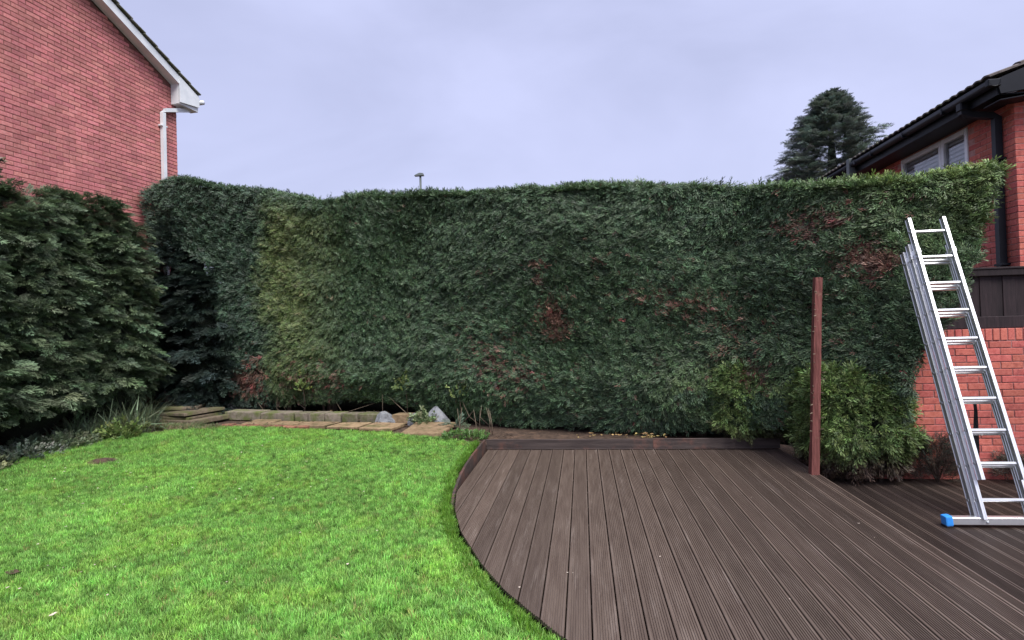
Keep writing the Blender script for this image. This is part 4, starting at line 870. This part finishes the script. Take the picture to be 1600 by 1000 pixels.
# bare low twigs and litter at the hedge foot
def leaf_card(mat, s, seed):
    r_ = random.Random(seed); v = []
    for k in range(7): a = 2*math.pi*k/7; q = s*(.5+.5*abs(math.cos(a)))*r_.uniform(.8, 1.15); v.append((q*math.cos(a), .6*q*math.sin(a), s*r_.uniform(0, .35)))
    v.append((0, 0, 0)); return mesh(v, [(k, (k+1) % 7, 7) for k in range(7)], mat)
LC = {k: [leaf_card(M[k], .035, s) for s in range(4)] for k in ('fallen', 'deadleaf', 'debris')}
def litter(name, label, cat, pts, key, sc_=1., stuff=True):
    V = []; Fc = []
    for (x, y, z) in pts:
        src = random.choice(LC[key]); k = sc_*random.uniform(.7, 1.3); mm = Matrix.Translation((x, y, z)) @ Matrix.Rotation(random.uniform(0, 6.28), 4, 'Z') @ Matrix.Rotation(random.uniform(-.5, .5), 4, 'X') @ Matrix.Scale(k, 4)
        b = len(V); V += [mm @ v.co for v in src.vertices]; Fc += [tuple(b+i for i in p.vertices) for p in src.polygons]
    o = obj(name, mesh(V, Fc, M[key+'_litter'] if len(pts) > 1 else M[key]))
    return tag(o, label, cat, kind='stuff' if len(pts) > 1 else None)
litter('fallen_leaves', 'yellow fallen leaves on the soil under the yellowish hedge', 'leaf litter', [(random.uniform(-4.9, -3.5), random.uniform(9.42, 9.75), .16+random.uniform(0, .05)) for _ in range(34)], 'fallen', 1.0)
litter('fallen_leaves', 'yellow fallen leaves on the soil just behind the deck edging board', 'leaf litter', [(random.choice([random.gauss(.42, .14), random.gauss(.85, .12), random.uniform(-.9, 1.3)]), random.uniform(7.5, 7.66), .12+random.uniform(0, .05)) for _ in range(36)], 'fallen', 1.0)
litter('dead_leaves', 'brown dead leaves on the soil by the slabs and kerbs', 'leaf litter', [(random.uniform(-6.2, -1.6), random.uniform(8.9, 9.4)-.127*3, .16) for _ in range(40)] + [(random.uniform(-1.9, -1.0), random.uniform(7.6, 8.1), .11) for _ in range(30)], 'deadleaf', .9)
litter('deck_debris', 'small pale scraps lying on the raised deck boards', 'debris', [(random.uniform(-.6, 2.2), random.uniform(3.0, 7.0), .004) for _ in range(14)], 'debris', .22)
litter('dark_leaf', 'single dark curled leaf on the lawn at the left picture edge', 'leaf', [(-4.15, 3.55, -.03)], 'deadleaf', 1.7)
litter('pale_leaf', 'single pale yellow leaf on the near lawn', 'leaf', [(-3.22, 2.98, .0)], 'debris', 1.0)
mv = []; 
bm = bmesh.new(); bmesh.ops.create_icosphere(bm, subdivisions=3, radius=1)
for v in bm.verts: v.co = Vector((v.co.x*.17, v.co.y*.15, v.co.z*.05))*(1+.25*random.random())
me = bpy.data.meshes.new('mound'); bm.to_mesh(me); bm.free(); me.materials.append(M['soil'])
tag(obj('worm_mound', me, None, (-6.2, 6.45, .045)), 'small mound of bare brown earth on the lawn near the left border', 'soil mound')
for i in range(16):
    x = random.uniform(-6.0, -1.2); y = float(fy(x))+random.uniform(.1, .5); z = g_at(x, y)-.02
    o = obj('bare_twig', tube_me([(0, 0, 0), (random.uniform(-.2, .2), random.uniform(-.15, .05), .16), (random.uniform(-.4, .4), random.uniform(-.25, .05), random.uniform(.25, .5))], [.008, .006, .002], M['barkpale'], 5), None, (x, y, z))
    tag(o, 'thin bare twig rising from the soil under the hedge', 'twig', 'bare twigs at the hedge foot')
for i in range(7):
    x = random.uniform(-1.95, -1.2); y = random.uniform(8.0, 8.35); z = g_at(x, y)-.02
    o = obj('cut_stalk', tube_me([(0, 0, 0), (random.uniform(-.02, .02), 0, .16), (random.uniform(-.04, .04), 0, random.uniform(.26, .42))], [.005, .004, .002], M['barkpale'], 5), None, (x, y, z))
    tag(o, 'pale bare stalk standing behind the deck corner', 'stalk', 'bare stalks behind the deck corner')

n = 260; tx_ = rng.normal(-6.55, .35, n); ty_ = 8.42 + rng.normal(0, .10, n) - .1*(tx_+6.5)
o = scatter('dry_grass', 'grass', np.stack([tx_, ty_, ground_z(tx_, ty_)], 1), np.stack([rng.normal(0, .5, n), rng.normal(0, .5, n), rng.uniform(0, 6.28, n)], 1), rng.uniform(.07, .13, n), np.where(rng.random((n, 1)) < .5, shade((.30, .25, .15), n), shade((.14, .20, .08), n)))
tag(o, 'dry straw coloured grass tufts in front of the slab stack', 'grass')

n = 90; dx_ = np.r_[rng.uniform(-6.8, -3.2, 60), rng.uniform(-5.5, -1.6, 30)]; dy_ = np.r_[rng.uniform(3.6, 7.4, 60), rng.uniform(3.2, 8.0, 30)]
V = []; Fc = []
for x, y in zip(dx_, dy_):
    z = float(ground_z(x, y))+.045; b = len(V); r_ = random.uniform(.006, .012)
    V += [(x+r_*math.cos(a*1.0472), y+r_*math.sin(a*1.0472), z+random.uniform(-.003, .003)) for a in range(6)]; Fc.append(tuple(range(b, b+6)))
tag(obj('lawn_flecks', mesh(V, Fc, M['debris_litter'])), 'tiny pale flecks of petals and clippings lying in the lawn', 'debris', kind='stuff')
